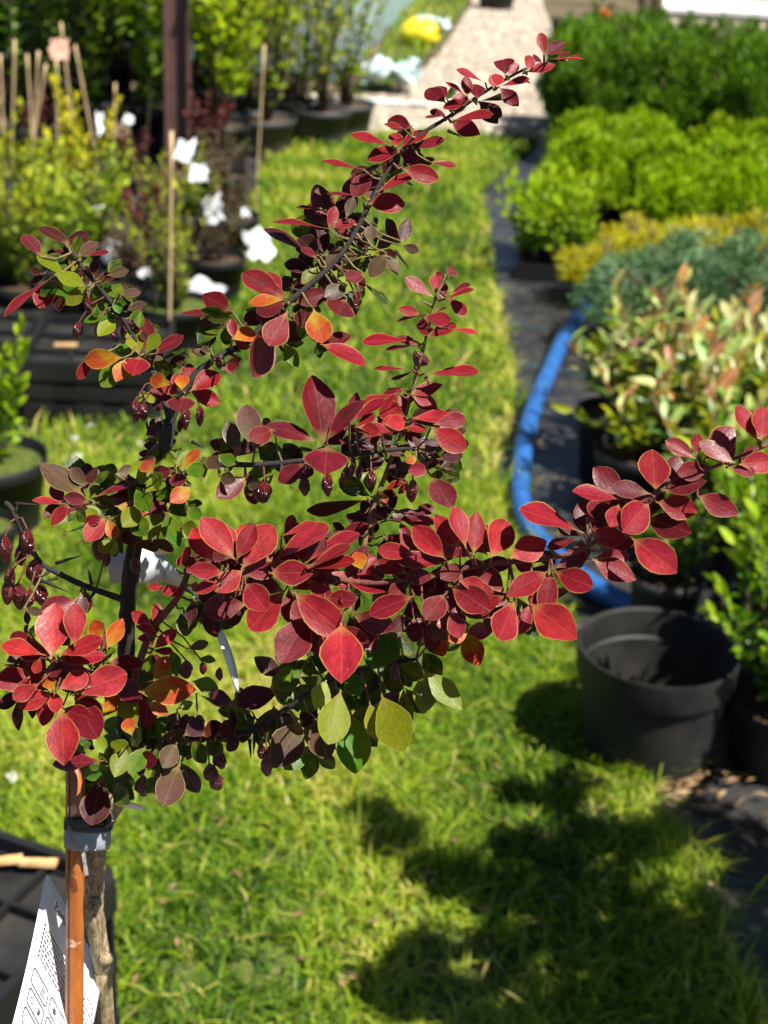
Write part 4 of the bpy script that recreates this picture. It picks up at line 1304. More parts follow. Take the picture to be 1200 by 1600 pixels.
# graft head
hd = [(186, 1245, .711, 5.2), (192, 1200, .706, 5.6), (196, 1120, .70, 5.4), (197, 1040, .692, 5.6), (199, 960, .683, 5.4), (204, 900, .675, 5.4), (213, 840, .665, 5.0), (232, 770, .655, 4.6), (255, 705, .646, 4.4), (265, 660, .644, 4.2)]
hp_ = catmull([tuple(rel(P(a, b, c))) + (r * .00068,) for a, b, c, r in hd], 6)
MB().tube([p[:3] for p in hp_], [p[3] * r0.uniform(.93, 1.08) for p in hp_], 12).build('graft_stem', MAT['dark_bark'], tree, smooth=True)

bobj, bpts = {}, {}
bm = {'leader': 'dark_bark', 'left_top': 'dark_bark', 'middle': 'dark_bark', 'shoot': 'green_bark', 'right': 'red_bark', 'lower': 'dark_bark', 'front': 'red_bark', 'berry': 'dark_bark'}
for k, spec in BR.items():
    px = catmull(spec, 6)
    pts = [tuple(rel(P(a, b, c))) for a, b, c, r in px]
    bobj[k] = MB().tube(pts, [max(.0005, r * .001 * .5 * r0.uniform(.93, 1.08)) for a, b, c, r in px], 9).build('branch', MAT[bm[k]], tree, smooth=True)
    bpts[k] = [(a, b, c) for a, b, c, r in px]
bobj['front'].data.materials.clear(); bobj['front'].data.materials.append(MAT['dark_bark'])

def nearest(px, py, allow=None):
    best = (1e9, None, None)
    for k, ps in bpts.items():
        if allow and k not in allow: continue
        for a, b, c in ps:
            d = (a - px) ** 2 + (b - py) ** 2
            if d < best[0]: best = (d, k, c)
    return best

LR = random.Random(3)
NLEAF = [0]
BSH = {}
def put_leaf(bx, by, tx, ty, wpx, code, allow=None, dz=0.0, filler=False):
    d2, br, dep = nearest(bx, by, allow)
    off = {'R': -.012, 'r': -.006, 'm': 0.0, 'p': .0, 'b': .010, 'n': .002, 'o': -.014, 'y': 0.0, 'Y': 0.0, 'g': .006, 'd': .014}[code]
    dep = dep + off + LR.uniform(-.007, .007) + dz
    L_ = math.hypot(tx - bx, ty - by)
    k = dep / FPX
    lx, ly = (tx - bx) * k, -(ty - by) * k
    down = (ty - by) / max(L_, 1)
    lm = L_ * k
    want = wpx / .60                                  # natural length for that width
    if want > L_ * 1.08: az = -math.sqrt(want ** 2 - L_ ** 2) * k * (1 if down > -.2 else -1)
    else: az = lm * (-.22 * down + LR.uniform(-.18, .18))
    az = max(-.022, min(.022, az))
    a = RIGHT * lx + UP * ly + VIEW * az
    base = P(bx, by, dep)
    Lr = a.length
    ah = a / Lr
    p = VIEW.cross(ah).normalized()                   # in the picture plane, across the leaf
    q = ah.cross(p)
    ratio = wpx / max(.52 * Lr / k, 1)
    rho = math.acos(max(.42, min(1, ratio))) if ratio < 1 else 0.0
    rho = min(rho, 1.05) + LR.uniform(-.22, .22)
    # turn the upper face to the sky, shaded leaves the other way about
    cand = []
    for s in (1, -1):
        sv = p * math.cos(rho * s) + q * math.sin(rho * s)
        nv = sv.cross(ah)
        if nv.dot(VIEW) > 0: nv = -nv
        cand.append((nv.dot(SUN), sv, nv))
    cand.sort(key=lambda c: c[0])
    _, sv, nv = cand[0] if (code in 'bd' and LR.random() < .5) else cand[1]
    if sv.cross(ah).dot(nv) < 0: sv = -sv             # keep a right handed frame
    W = wpx * k / max(.4, abs(math.cos(rho)))
    if code in 'Rrm' and not filler: W *= 1.08; Lr *= 1.06
    me = (LONG if wpx / max(L_, 1) < .36 else LEAF)
    me = me[LR.randrange(len(me))]
    mname, col = CODE[code]
    m = Matrix((sv * W * 1.06, ah * Lr * 1.12, nv * max(W, Lr * .5))).transposed().to_4x4(); m.translation = base - TREE_BASE
    ca = alb(col, K); g_ = LR.uniform(.74, 1.22)
    cc = (ca[0] * g_ * LR.uniform(.94, 1.06), ca[1] * g_ * LR.uniform(.85, 1.2), ca[2] * g_ * LR.uniform(.85, 1.2))
    RECS.append((W * Lr * (.5 if filler else 1), br, me, mname, m, cc))
    if not filler: SPURS.setdefault(br, []).append((bx, by, dep, code))
RECS = []
SPURS = {}

TILES = [
(0, 300, 3.0, None, """330 250 195 152 66 b;300 232 408 205 62 b;192 305 115 203 58 m;350 312 232 280 42 b;360 305 448 238 62 n;390 302 492 285 32 m;252 393 55 552 68 r;335 425 195 302 55 y;205 385 145 362 34 b;
352 335 245 352 92 d;405 442 268 382 70 y;292 420 275 543 66 b;402 458 318 522 68 y;438 410 548 390 50 b;500 392 592 368 50 n;508 512 545 428 76 g;440 520 512 552 46 g;546 570 410 592 60 g;536 500 562 562 42 g;585 562 678 525 50 n;
660 555 655 627 44 g;546 590 480 672 74 y;672 640 742 640 40 d;655 765 610 643 84 y;680 760 737 674 60 y;690 770 832 690 66 m;580 776 415 788 92 o;428 772 380 862 46 r;588 782 555 884 70 o;655 770 656 856 112 r;690 776 756 775 26 n;
720 802 860 750 30 d;780 800 866 822 40 d;740 830 802 852 60 d;800 905 704 868 70 o;852 946 745 904 56 R;852 932 845 854 66 o;890 935 1002 850 92 r;862 952 862 1037 115 m;822 982 720 940 46 m;668 938 726 978 44 Y;
600 860 640 800 80 d;520 480 430 440 70 d;560 480 650 470 45 n;620 520 590 460 40 d;430 400 360 350 60 b;720 920 780 880 60 d;640 700 700 640 60 d;
1086 556 963 486 92 m;1062 582 874 576 42 m;1082 602 938 632 72 b;985 732 930 648 76 d;1085 690 1172 650 80 o;988 762 914 744 30 n;1060 800 1118 822 62 r;1000 796 1046 780 40 n;700 1140 740 1060 60 b"""),
(300, 0, 3.0, None, """1190 482 1120 408 80 m;1195 462 1150 396 60 m;1180 546 1105 550 20 m;1036 602 935 552 74 m;992 602 914 578 32 r;940 682 769 643 56 r;955 692 955 613 62 R;970 702 1077 603 56 r;985 697 846 738 72 r;1010 697 1157 664 58 m;
990 782 1122 754 30 b;1108 757 1218 776 36 r;985 790 1134 824 82 r;800 792 634 769 36 r;850 792 768 902 80 m;890 768 798 812 42 m;860 902 1012 828 60 r;820 952 972 950 92 r;800 922 658 904 22 m;
660 1057 578 884 92 b;600 976 498 969 20 b;640 1072 412 1030 60 r;650 1066 748 1038 50 r;722 1022 756 928 50 n;730 1052 815 1008 82 b;870 1062 860 1020 20 d;900 860 980 790 40 d"""),
(700, 0, 2.4, None, """360 206 350 133 40 R;360 206 428 162 46 m;300 267 314 203 42 R;320 232 346 198 36 m;295 271 387 244 42 r;215 282 215 198 72 m;222 282 260 240 30 r;180 327 190 268 46 R;190 326 287 298 36 r;140 311 49 267 36 r;110 372 110 308 58 m;
70 361 0 313 26 r;90 371 0 402 42 r;10 451 146 434 48 r;110 381 226 349 18 d;380 221 490 226 14 R;410 216 452 194 18 m;440 216 488 214 14 r"""),
(400, 300, 3.0, None, """290 312 66 178 62 b;300 302 195 200 104 b;282 312 224 254 42 m;520 186 438 113 72 b;500 192 440 168 52 m;530 242 542 153 62 n;565 157 560 118 22 d;682 232 604 134 46 b;560 272 642 198 52 b;680 252 754 276 46 n;520 286 342 316 88 n;525 296 578 337 46 n;
612 286 543 387 76 n;370 296 345 240 40 b;280 372 148 335 66 b;286 350 230 424 62 y;300 302 372 362 62 d;426 440 342 492 78 n;510 386 440 412 62 m;500 422 602 522 46 d;420 500 390 597 128 m;382 402 298 422 62 b;420 330 480 400 80 d;360 440 300 480 70 b;
130 502 -35 388 92 m;165 462 130 388 62 b;155 502 217 413 42 b;130 507 -15 512 62 o;150 512 22 552 82 m;180 522 307 478 82 m;150 557 78 707 112 r;240 542 230 622 92 b;270 547 312 697 118 o;300 712 488 782 74 r;280 702 332 747 52 d;130 707 192 812 62 g;120 712 90 792 72 d;60 602 18 832 112 m;40 560 -30 620 80 b;
895 386 922 349 32 m;880 391 848 380 22 r;905 391 938 379 26 m;830 492 718 418 58 r;875 502 870 418 52 m;905 482 988 429 32 m;885 502 1003 464 32 r;770 572 683 549 48 R;780 572 678 606 18 m;780 586 893 602 62 r;835 571 887 544 16 r;830 642 768 642 72 m;800 682 917 628 58 r;900 641 1017 655 30 R;
740 697 532 690 62 r;760 716 628 736 22 m;740 822 792 748 82 m;730 832 578 825 22 r;740 841 643 871 18 b;790 852 1005 856 62 r;720 952 852 908 58 r;700 922 608 942 44 m;660 942 524 982 42 r;700 1052 588 1000 92 R;690 1066 598 1092 62 R;730 1061 877 1050 58 R;730 1076 857 1086 46 m;690 1106 782 1112 42 r;820 1102 957 1192 102 R;
860 1166 970 1114 42 p;315 1187 285 902 138 m;330 1167 477 998 82 m;280 1167 82 1090 84 m;85 1112 8 1152 82 m;440 1077 582 988 52 r;470 1102 602 1116 52 r"""),
(350, 650, 3.0, None, """145 162 95 -42 112 n;60 172 20 38 82 n;60 210 0 190 52 g;482 142 482 268 182 m;575 60 592 132 52 d;180 190 260 150 70 d;250 180 340 150 70 d;330 200 400 160 70 d;160 140 230 190 70 d;560 180 640 150 60 d;620 200 700 180 60 d;220 240 330 230 70 d;222 262 133 266 56 g;387 226 273 292 82 m;410 215 358 292 82 b;105 286 -2 362 92 m;110 310 165 325 62 n;
722 156 604 118 46 p;760 192 678 242 56 p;830 226 760 208 36 p;902 196 778 158 46 n;910 182 884 62 62 p;935 172 1002 118 52 p;990 152 1117 68 42 p;920 212 992 222 72 p;1000 202 1107 186 56 p;906 192 855 216 42 o;930 162 942 98 42 p;1000 246 1097 276 22 d;620 102 672 58 32 p;720 122 782 98 52 p;650 150 620 90 40 p;
742 92 663 50 62 R;750 42 842 20 72 R;960 252 880 252 62 r;970 282 1042 398 112 m;850 302 773 336 32 r;690 377 578 330 46 d;680 392 416 432 66 b;710 492 716 388 104 b;740 357 762 402 30 o;760 492 902 450 62 b;890 462 977 502 36 r;830 492 947 522 42 r;700 512 572 536 62 m;570 547 478 562 36 n;740 562 852 602 62 m;700 560 640 520 60 b;720 600 760 680 60 d;
80 722 200 547 132 R;120 642 80 527 92 R;215 692 442 533 92 R;270 562 407 518 42 R;60 692 -12 538 92 R;210 736 388 736 106 r;375 692 587 563 72 r;385 712 562 628 48 r;390 716 582 690 52 r;390 752 578 772 66 r;560 762 737 806 72 r;650 722 618 650 76 o;325 822 527 990 142 R;550 968 556 1192 178 R;470 852 594 862 82 r;400 932 308 1084 152 m;290 812 148 972 132 r;100 782 184 872 112 r;110 882 -62 902 112 m;90 722 0 792 92 R;
1110 622 1008 488 92 R;1135 622 1090 458 82 R;1170 652 1187 478 92 R;1040 672 908 538 102 R;900 652 743 625 72 R;1040 692 843 670 72 r;860 742 743 680 92 r;1000 752 878 750 72 m;740 762 668 730 72 r;890 842 713 912 92 r;600 932 774 982 102 m;880 942 788 992 82 b;890 942 892 1032 72 m;1040 832 958 922 102 m;950 922 1104 992 82 r;1060 792 1202 882 122 r;1100 772 1202 792 62 R;1120 1002 1182 1132 102 o;1130 1005 1060 1035 50 y;820 1002 698 1122 132 d;950 962 1012 1092 112 n;860 800 780 840 80 m;980 820 900 800 80 m;780 860 700 830 80 m;1120 700 1040 740 80 m;640 840 560 860 70 m;480 790 430 740 60 m"""),
(0, 650, 3.0, None, """390 372 197 237 102 n;400 332 338 248 62 n;430 322 512 264 42 d;420 387 707 298 72 m;420 402 318 380 56 m;310 412 178 404 36 R;350 432 298 456 30 m;480 382 642 364 36 m;440 402 662 400 52 d;540 272 622 248 62 n;735 242 632 262 80 y;832 242 780 138 112 y;845 252 922 168 54 o;820 256 712 272 62 m;850 262 845 308 72 m;945 302 893 222 86 g;960 192 1032 242 66 n;
1020 182 1097 216 56 g;1025 282 1102 302 62 n;895 332 828 392 78 o;730 352 792 382 62 g;720 432 700 353 78 d;715 300 802 320 60 d;800 402 832 432 62 d;415 424 452 498 66 y;495 472 438 558 82 R;500 482 547 562 62 o;540 422 682 442 66 o;760 452 688 554 102 y;765 452 842 595 92 g;850 512 917 532 72 y;540 572 482 630 62 y;600 592 792 632 66 n;880 420 938 475 60 g;780 340 840 400 70 d;640 300 690 330 60 d;
560 470 640 500 60 d;360 430 400 480 60 d;600 440 650 400 60 g;362 862 238 902 92 m;400 822 370 932 82 b;110 905 190 920 42 n;830 722 880 630 34 R;770 802 700 800 36 R;840 802 768 822 46 R;850 792 830 842 42 R;890 792 932 800 42 R;1000 682 908 548 102 R;1100 672 968 498 112 R;1050 732 908 720 72 R;1040 782 933 812 52 R;1130 822 1048 750 82 r;880 640 840 690 30 R;900 860 1000 960 90 d;960 880 1010 1020 80 b;860 900 880 1010 80 d"""),
(0, 950, 3.0, None, """240 238 230 20 148 R;330 132 250 10 82 r;350 182 350 8 94 R;215 222 32 185 66 R;160 152 58 138 62 m;270 222 454 160 78 R;260 242 452 216 82 r;190 232 168 295 42 R;250 242 290 302 84 m;480 152 418 72 84 o;500 194 562 66 76 o;470 197 522 130 62 m;430 282 522 198 58 g;505 252 647 260 62 m;130 102 170 58 42 y;20 272 92 220 62 n;150 302 16 342 102 r;185 352 88 412 72 R;245 392 113 452 82 R;
262 387 198 330 62 o;275 382 377 330 86 R;260 392 275 468 62 R;340 402 548 328 132 R;350 422 462 558 132 m;290 470 316 678 138 R;480 512 552 415 72 o;550 332 652 400 102 m;645 562 568 428 98 y;720 342 777 240 74 o;650 392 887 386 132 o;690 440 780 490 60 o;830 472 892 450 46 y;830 332 810 218 62 g;715 82 628 30 56 R;735 112 653 86 36 R;720 142 700 93 62 R;720 192 807 115 58 R;715 197 797 206 32 R;
900 342 1012 372 72 g;880 192 966 165 46 n;930 237 1002 240 32 g;100 402 85 552 62 b;150 440 155 510 34 b;500 692 448 608 62 y;550 632 508 578 52 g;625 692 518 650 84 y;490 716 288 736 62 m;640 702 722 700 72 m;690 662 690 543 94 d;790 722 720 690 80 d;520 742 408 782 72 g;525 782 622 800 84 d;530 842 612 892 84 d;750 792 700 840 70 d;840 732 800 868 132 n;480 782 455 972 134 b;740 612 887 590 72 b;560 760 600 700 60 m;920 400 1042 452 32 d;600 560 680 600 90 d;760 640 720 720 80 d;420 600 380 660 70 d;380 480 480 520 80 d"""),
(300, 950, 2.667, ('lower',), """180 402 73 360 62 p;150 402 332 360 92 p;100 562 242 470 102 b;390 292 400 148 92 d;440 292 562 208 92 d;330 332 442 280 92 g;490 202 562 138 82 d;620 342 580 522 132 y;460 472 358 624 142 n;510 452 562 578 112 n;660 432 682 634 142 g;790 362 862 524 152 y;740 232 740 382 132 d;850 92 760 217 132 g;740 392 770 537 76 y;880 332 905 482 62 d;520 572 480 692 72 g;490 572 408 642 82 g;340 412 288 542 92 d;250 432 123 430 62 d;
870 230 950 280 82 g;960 182 1022 262 82 d;975 262 1107 402 92 y;1000 92 1042 177 72 o;560 300 520 400 80 y;640 260 700 340 90 g;700 300 640 420 80 d;800 220 860 330 90 d;520 380 470 480 70 b;420 340 500 400 80 g;580 240 640 300 80 d"""),
(0, 950, 3.0, ('lower',), """700 610 780 540 90 d;760 620 700 560 80 g;800 610 870 560 80 b;860 600 940 550 90 p;900 620 960 690 80 d;940 600 1020 560 80 b;980 610 1040 660 70 d;830 630 790 710 90 n;640 640 600 560 80 y;680 650 640 730 90 g;740 640 760 740 80 d;560 640 500 700 80 d;1010 600 1090 570 90 p;1060 590 1120 640 80 b;1100 570 1170 520 90 d;590 650 560 760 90 y;620 600 580 530 70 o"""),
(0, 650, 3.0, ('middle', 'FRONT'), """640 330 700 420 90 g;660 420 610 500 90 y;690 300 640 380 80 d;620 470 690 540 92 g;720 270 660 200 90 o;700 250 760 330 80 d;650 500 600 440 80 n;740 200 690 130 80 b;760 150 720 230 80 d;640 560 700 480 84 d;600 420 660 350 80 g;680 360 740 300 80 y;580 520 640 590 80 b;690 480 750 420 80 m;760 120 800 60 70 d;740 100 690 50 70 b"""),
(700, 600, 2.4, None, """160 652 222 528 102 R;230 652 354 600 92 R;60 692 212 680 52 m;375 702 243 782 76 r;395 702 509 748 84 r;400 692 363 628 62 b;400 692 512 630 62 m;20 762 118 842 92 m;40 742 152 772 42 r;250 812 188 930 102 r;310 822 444 930 122 R;220 792 98 852 52 r;260 792 432 780 42 b;10 852 36 922 62 r;80 910 10 950 60 o;
510 560 310 474 78 r;500 577 393 606 38 m;530 522 594 452 82 m;525 562 582 500 42 r;535 567 652 580 72 r;600 612 692 594 42 m;540 657 678 724 78 r;660 433 493 411 52 r;760 412 638 388 62 m;775 407 790 262 112 r;640 452 610 512 62 r;755 437 660 528 106 r;780 442 916 472 88 r;740 502 868 548 96 m;690 577 804 674 114 R;800 402 942 370 62 m;935 417 1064 478 78 r;930 282 838 218 52 r;960 282 1064 178 92 r;1075 297 968 224 62 r;1000 312 876 332 66 m;1050 312 1132 332 42 r;1090 302 1212 290 78 r;1165 217 1096 102 62 r;1175 212 1202 98 82 R"""),
]
FR = random.Random(23)
ZONES = [(90, 1130, 330, 1260, .85), (290, 800, 860, 1010, .75), (0, 950, 260, 1200, .55), (370, 1000, 720, 1190, .7), (60, 640, 330, 880, .8), (330, 640, 720, 800, .5), (330, 350, 640, 600, .5), (60, 350, 330, 660, .4), (860, 640, 1200, 960, .3), (540, 130, 780, 360, .2), (560, 400, 760, 700, .2)]
for ox, oy, zf, allow, s in TILES:
    for it in s.replace('\n', '').split(';'):
        f = it.split()
        bx, by, tx, ty, wp = [float(v) / zf for v in f[:5]]
        put_leaf(ox + bx, oy + by, ox + tx, oy + ty, wp, f[5], allow, -.022 if allow and 'FRONT' in allow else -.032 if (ox, oy) == (300, 950) and f[5] in 'y' else -.012 if (ox, oy) == (0, 650) else -.005 if (ox, oy) == (0, 300) else -.02 if ((ox, oy) == (0, 950) and by * zf > 540) else 0)
        x, y = ox + bx, oy + by
        pr = 0
        for x0, y0, x1, y1, q in ZONES:
            if x0 < x < x1 and y0 < y < y1: pr = q; break
        ln_ = math.hypot(tx - bx, ty - by)
        for q in range(3):
            if FR.random() < pr and ln_ > 16:
                an = math.atan2(ty - by, tx - bx) + FR.choice((-1, 1)) * FR.uniform(.5, 1.3)
                l2 = max(24, min(ln_, 62)) * FR.uniform(.7, 1.0)
                cd_ = {'R': 'rrm', 'r': 'rmm', 'm': 'mbd', 'p': 'pbd', 'b': 'bdd', 'n': 'ndb', 'o': 'ryg', 'y': 'gyd', 'Y': 'y', 'g': 'dgd', 'd': 'ddb'}[f[5]]
                put_leaf(x + FR.uniform(-5, 5), y + FR.uniform(-5, 5), x + math.cos(an) * l2, y + math.sin(an) * l2, l2 * FR.uniform(.5, .62), FR.choice(cd_), allow, FR.uniform(-.016, .012) if (ox, oy) in ((0, 650), (0, 300)) else FR.uniform(.004, .014), True)
# the largest 290 leaves are pieces of their own, the rest are joined branch by branch
RECS.sort(key=lambda q: -q[0])
for ar, br, me, mname, m, cc in RECS[:290]:
    key = (me.name, mname)
    if key not in BSH:
        c = me.copy(); c.materials.clear(); c.materials.append(LM[mname]); BSH[key] = c
    o = ob('leaf', BSH[key], None, bobj[br]); o.matrix_basis = m; o.color = cc + (1,)
MN = list(LM)
for br in BR:
    V, F, A1, A2, A3, MI = [], [], [], [], [], []
    for ar, b_, me, mname, m, cc in RECS[290:]:
        if b_ != br: continue
        n0 = len(V); off = Vector((FR.uniform(0, 50), FR.uniform(0, 50), 0))
        lfv = np.zeros(len(me.vertices) * 3, dtype=np.float32); me.attributes['lf'].data.foreach_get('vector', lfv); lfv = lfv.reshape(-1, 3)
        for v, q in zip(me.vertices, lfv):
            V.append(m @ v.co); A1.append(tuple(q)); A2.append(tuple(v.co + off)); A3.append(cc)
        for p in me.polygons: F.append(tuple(i + n0 for i in p.vertices)); MI.append(MN.index(mname))
    if not V: continue
    me2 = new_mesh('small_leaves', V, F, {'lf': np.array(A1), 'lp': np.array(A2), 'lcol': np.array(A3)}, smooth=True)
    for q in MN: me2.materials.append(LM[q])
    me2.polygons.foreach_set('material_index', np.array(MI, dtype=np.int32))
    o = ob('small_leaves', me2, None, bobj[br]); o.color = (0, 0, 0, 1); o['kind'] = 'stuff'
NLEAF[0] = len(RECS)

# leaf stalks joining the blades to their branch
for br, lst in SPURS.items():
    mb = MB()
    for bx, by, dep, code in lst:
        bd, bq = 1e9, None
        for a, b, c in bpts[br]:
            d = (a - bx) ** 2 + (b - by) ** 2
            if d < bd: bd, bq = d, (a, b, c)
        if bd < 4 or bd > 80 ** 2: continue
        p0, p1 = rel(P(*bq)), rel(P(bx, by, dep))
        mid = p0.lerp(p1, .5) + Vector((FR.uniform(-.001, .001), FR.uniform(-.001, .001), -.0015))
        mb.tube([p0, mid, p1], [.0006, .00045, .0004], 5, False)
    if mb.v:
        o = mb.build('leaf_stalks', MAT['red_bark'] if br in ('right', 'shoot', 'front') else MAT['green_bark'], bobj[br], smooth=True); o['kind'] = 'stuff'

# berries
def berry_mesh(seed, wr):
    r = random.Random(seed); mb = MB()
    prof = []
    n = 9
    vs, fs = [], []
    for i in range(10):
        v = i / 9
        rr = .5 * (math.sin(math.pi * min(1, max(0, .02 + .95 * v))) ** .6) * (1 - .15 * v)
        for k in range(n):
            a = 2 * math.pi * k / n
            q = rr * (1 + .10 * math.sin(a * 3 + seed + v * 2) * wr + .05 * r.uniform(-1, 1) * wr)
            vs.append((math.cos(a) * q, math.sin(a) * q, -v))
    for i in range(9):
        for k in range(n):
            k2 = (k + 1) % n
            fs.append((i * n + k, (i + 1) * n + k, (i + 1) * n + k2, i * n + k2))
    mb.add(vs, fs)
    return mb.mesh('berry', True)
def berry_mat():
    m = mat_noise('berry_skin', (0.035, 0.003, 0.004), (0.13, 0.010, 0.013), 1.8, .16, .5, 5, .6, dist=.05)
    return m
BM = [berry_mesh(k, 1.0 + .6 * k) for k in range(4)]
bmt = berry_mat()
for me in BM: me.materials.append(bmt)
def berry(px, py, hpx, wpx, br=None, tilt=0.0, dz=0.0):
    d2, k, dep = nearest(px, py - hpx * .8, br)
    dep += dz + LR.uniform(-.004, .004)
    s = dep / FPX
    o = ob('berry', BM[LR.randrange(4)], None, bobj[k])
    h = hpx * s / math.cos(math.radians(20)); w_ = wpx * s
    top = P(px - tilt * hpx * .5, py - hpx * .5, dep) - TREE_BASE
    rot = Matrix.Rotation(tilt, 3, VIEW) @ Matrix.Rotation(LR.uniform(-.15, .15), 3, RIGHT)
    z = rot @ Vector((0, 0, 1)); x = z.cross(-VIEW).normalized(); y = z.cross(x)
    m = Matrix((x * w_, y * w_, z * h)).transposed().to_4x4(); m.translation = top
    o.matrix_basis = m
    bd, bq = 1e9, None
    for a, b, c in bpts[k]:
        d = (a - px) ** 2 + (b - (py - hpx)) ** 2
        if d < bd: bd, bq = d, (a, b, c)
    p0 = rel(P(*bq))
    if bd < 95 ** 2:
        mid = p0.lerp(top, .55) + Vector((0, 0, .003))
        STK.setdefault(k, MB()).tube([p0, mid, top], .0004, 5, False)
STK = {}
for px, py, h, w_, t in [(138, 477, 24, 12, 0), (128, 517, 28, 18, .3), (155, 513, 18, 10, 0), (175, 525, 20, 11, -.2), (190, 520, 22, 11, -.1), (213, 508, 13, 9, .6),
                         (213, 641, 34, 18, 0), (227, 644, 30, 16, .1), (295, 655, 32, 13, .1), (312, 650, 32, 14, 0), (288, 662, 30, 12, .2),
                         (557, 478, 26, 11, 0), (566, 465, 16, 12, .5), (415, 770, 36, 28, .1), (477, 760, 33, 18, 0), (511, 757, 36, 18, -.05), (550, 735, 20, 11, 0), (562, 738, 24, 12, 0), (543, 742, 26, 14, .1),
                         (580, 750, 28, 17, 0), (612, 742, 28, 16, 0), (628, 740, 26, 14, 0), (645, 767, 36, 18, 0),
                         (153, 857, 44, 25, 0), (175, 875, 25, 14, .3), (204, 884, 27, 18, -.3), (8, 860, 44, 20, 0), (40, 847, 42, 23, -.1), (30, 870, 34, 20, 0), (55, 895, 42, 26, 0), (10, 927, 38, 20, 0), (28, 934, 44, 26, 0), (62, 930, 34, 25, -.1),
                         (48, 935, 30, 18, .1), (20, 905, 36, 18, .1), (132, 942, 34, 24, 0), (291, 1047, 30, 21, 0), (317, 1045, 20, 13, 0), (223, 1232, 38, 24, 0), (338, 1187, 32, 22, -.2), (322, 1210, 32, 25, -.3), (333, 1223, 28, 22, -.2),
                         (418, 1196, 42, 20, 0), (425, 1180, 26, 18, .2), (343, 1055, 24, 12, 0), (345, 930, 28, 14, 0), (617, 1050, 34, 16, 0), (408, 1175, 26, 14, 0), (365, 1150, 24, 13, 0)]:
    berry(px, py, h, w_, None, t)
for k, mb in STK.items():
    o = mb.build('berry_stalks', MAT['red_bark'], bobj[k], smooth=True); o['kind'] = 'stuff'
# thorns: three pronged, at the nodes
TH = {}
def thorn(x0, y0, x1, y1, k=None):
    d2, br, dep = nearest(x0, y0, k)
    TH.setdefault(br, MB()).tube([rel(P(x0, y0, dep)), rel(P((x0 + x1) / 2, (y0 + y1) / 2, dep - .001)), rel(P(x1, y1, dep - .003))], [.0009, .0006, .0001], 6)
for a in [(87, 880, 127, 868), (143, 913, 137, 885), (60, 905, 107, 925), (90, 903, 70, 908), (618, 392, 640, 420), (700, 204, 721, 214), (818, 124, 829, 130), (765, 985 - 100, 752, 896), (390, 1155, 392, 1185), (398, 1150, 396, 1178),
          (440, 1180 - 60, 442, 1140), (638, 285, 646, 290), (665, 590, 672, 598), (811, 940, 818, 975), (150, 815, 105, 832), (175, 835, 123, 846), (25, 787, 62, 789), (300, 690, 320, 700), (918, 808, 917, 832), (262, 745, 250, 770), (200, 455, 205, 447), (560, 690, 585, 680), (355, 550, 375, 560)]:
    thorn(*a)
rt = random.Random(9)
for k, ps in bpts.items():
    for i in range(6, len(ps) - 6, 7):
        a, b, c = ps[i]; an = rt.uniform(0, 6.28); l = rt.uniform(14, 26)
        thorn(a, b, a + math.cos(an) * l, b + math.sin(an) * l, (k,))
for k, mb in TH.items():
    o = mb.build('thorns', MAT['green_bark'] if k in ('shoot', 'right') else MAT['dark_bark'], bobj[k], smooth=True); o['kind'] = 'stuff'
# little tip buds
pot(tree, .12, .2)
# ------------------------------------------------------------------ stake, tie, labels
def stake_mat():
    m, nt, bs, L = M_new('stake_skin')
    tc = nd(nt, 'ShaderNodeTexCoord')
    mp = nd(nt, 'ShaderNodeMapping'); mp.inputs['Scale'].default_value = (1, 1, .35); L(tc.outputs['Object'], mp.inputs[0])
    n1 = nd(nt, 'ShaderNodeTexNoise', i_Scale=120.0, i_Detail=6.0, i_Roughness=.7); L(mp.outputs[0], n1.inputs['Vector'])
    n2 = nd(nt, 'ShaderNodeTexNoise', i_Scale=35.0, i_Detail=5.0, i_Distortion=1.5); L(tc.outputs['Object'], n2.inputs['Vector'])
    c = mixc(nt, L, maprange(nt, L, n1.outputs[0], .35, .7), (.20, .055, .012), (.36, .115, .022))
    c = mixc(nt, L, maprange(nt, L, n2.outputs[0], .585, .62), c, (.48, .30, .20))
    L(c, bs.inputs['Base Color']); bs.inputs['Roughness'].default_value = .38
    bp = nd(nt, 'ShaderNodeBump', i_Strength=.4, i_Distance=.0006); L(n2.outputs[0], bp.inputs['Height']); L(bp.outputs[0], bs.inputs['Normal'])
    return m
s_top, s_bot = P(118, 1165, .702), P(116, 1620, .745)
dv = (s_bot - s_top) / (s_bot.z - s_top.z)
s_gnd = s_top + dv * (0.02 - s_top.z)
stake = empty('support_stake', (s_gnd.x, s_gnd.y, 0)); tag(stake, 'orange brown coated support stake tied to the barberry stem', 'stake')
rs = .0044
n = 26
pts = [s_gnd.lerp(s_top, i / n) - stake.location for i in range(n + 1)]
body = MB(); body.tube(pts, [rs * (1.0 + .015 * math.sin(i * 2.3)) for i in range(n + 1)], 20)
body.build('stake_rod', stake_mat(), stake, smooth=True)
seam_o = (-RIGHT * .25 - VIEW * .97).normalized() * rs * .97 - RIGHT * .0008
MB().tube([p + seam_o for p in pts], .00035, 5).build('seam', mat_noise('seam_dark', (.03, .012, .005), (.05, .02, .008)), stake)
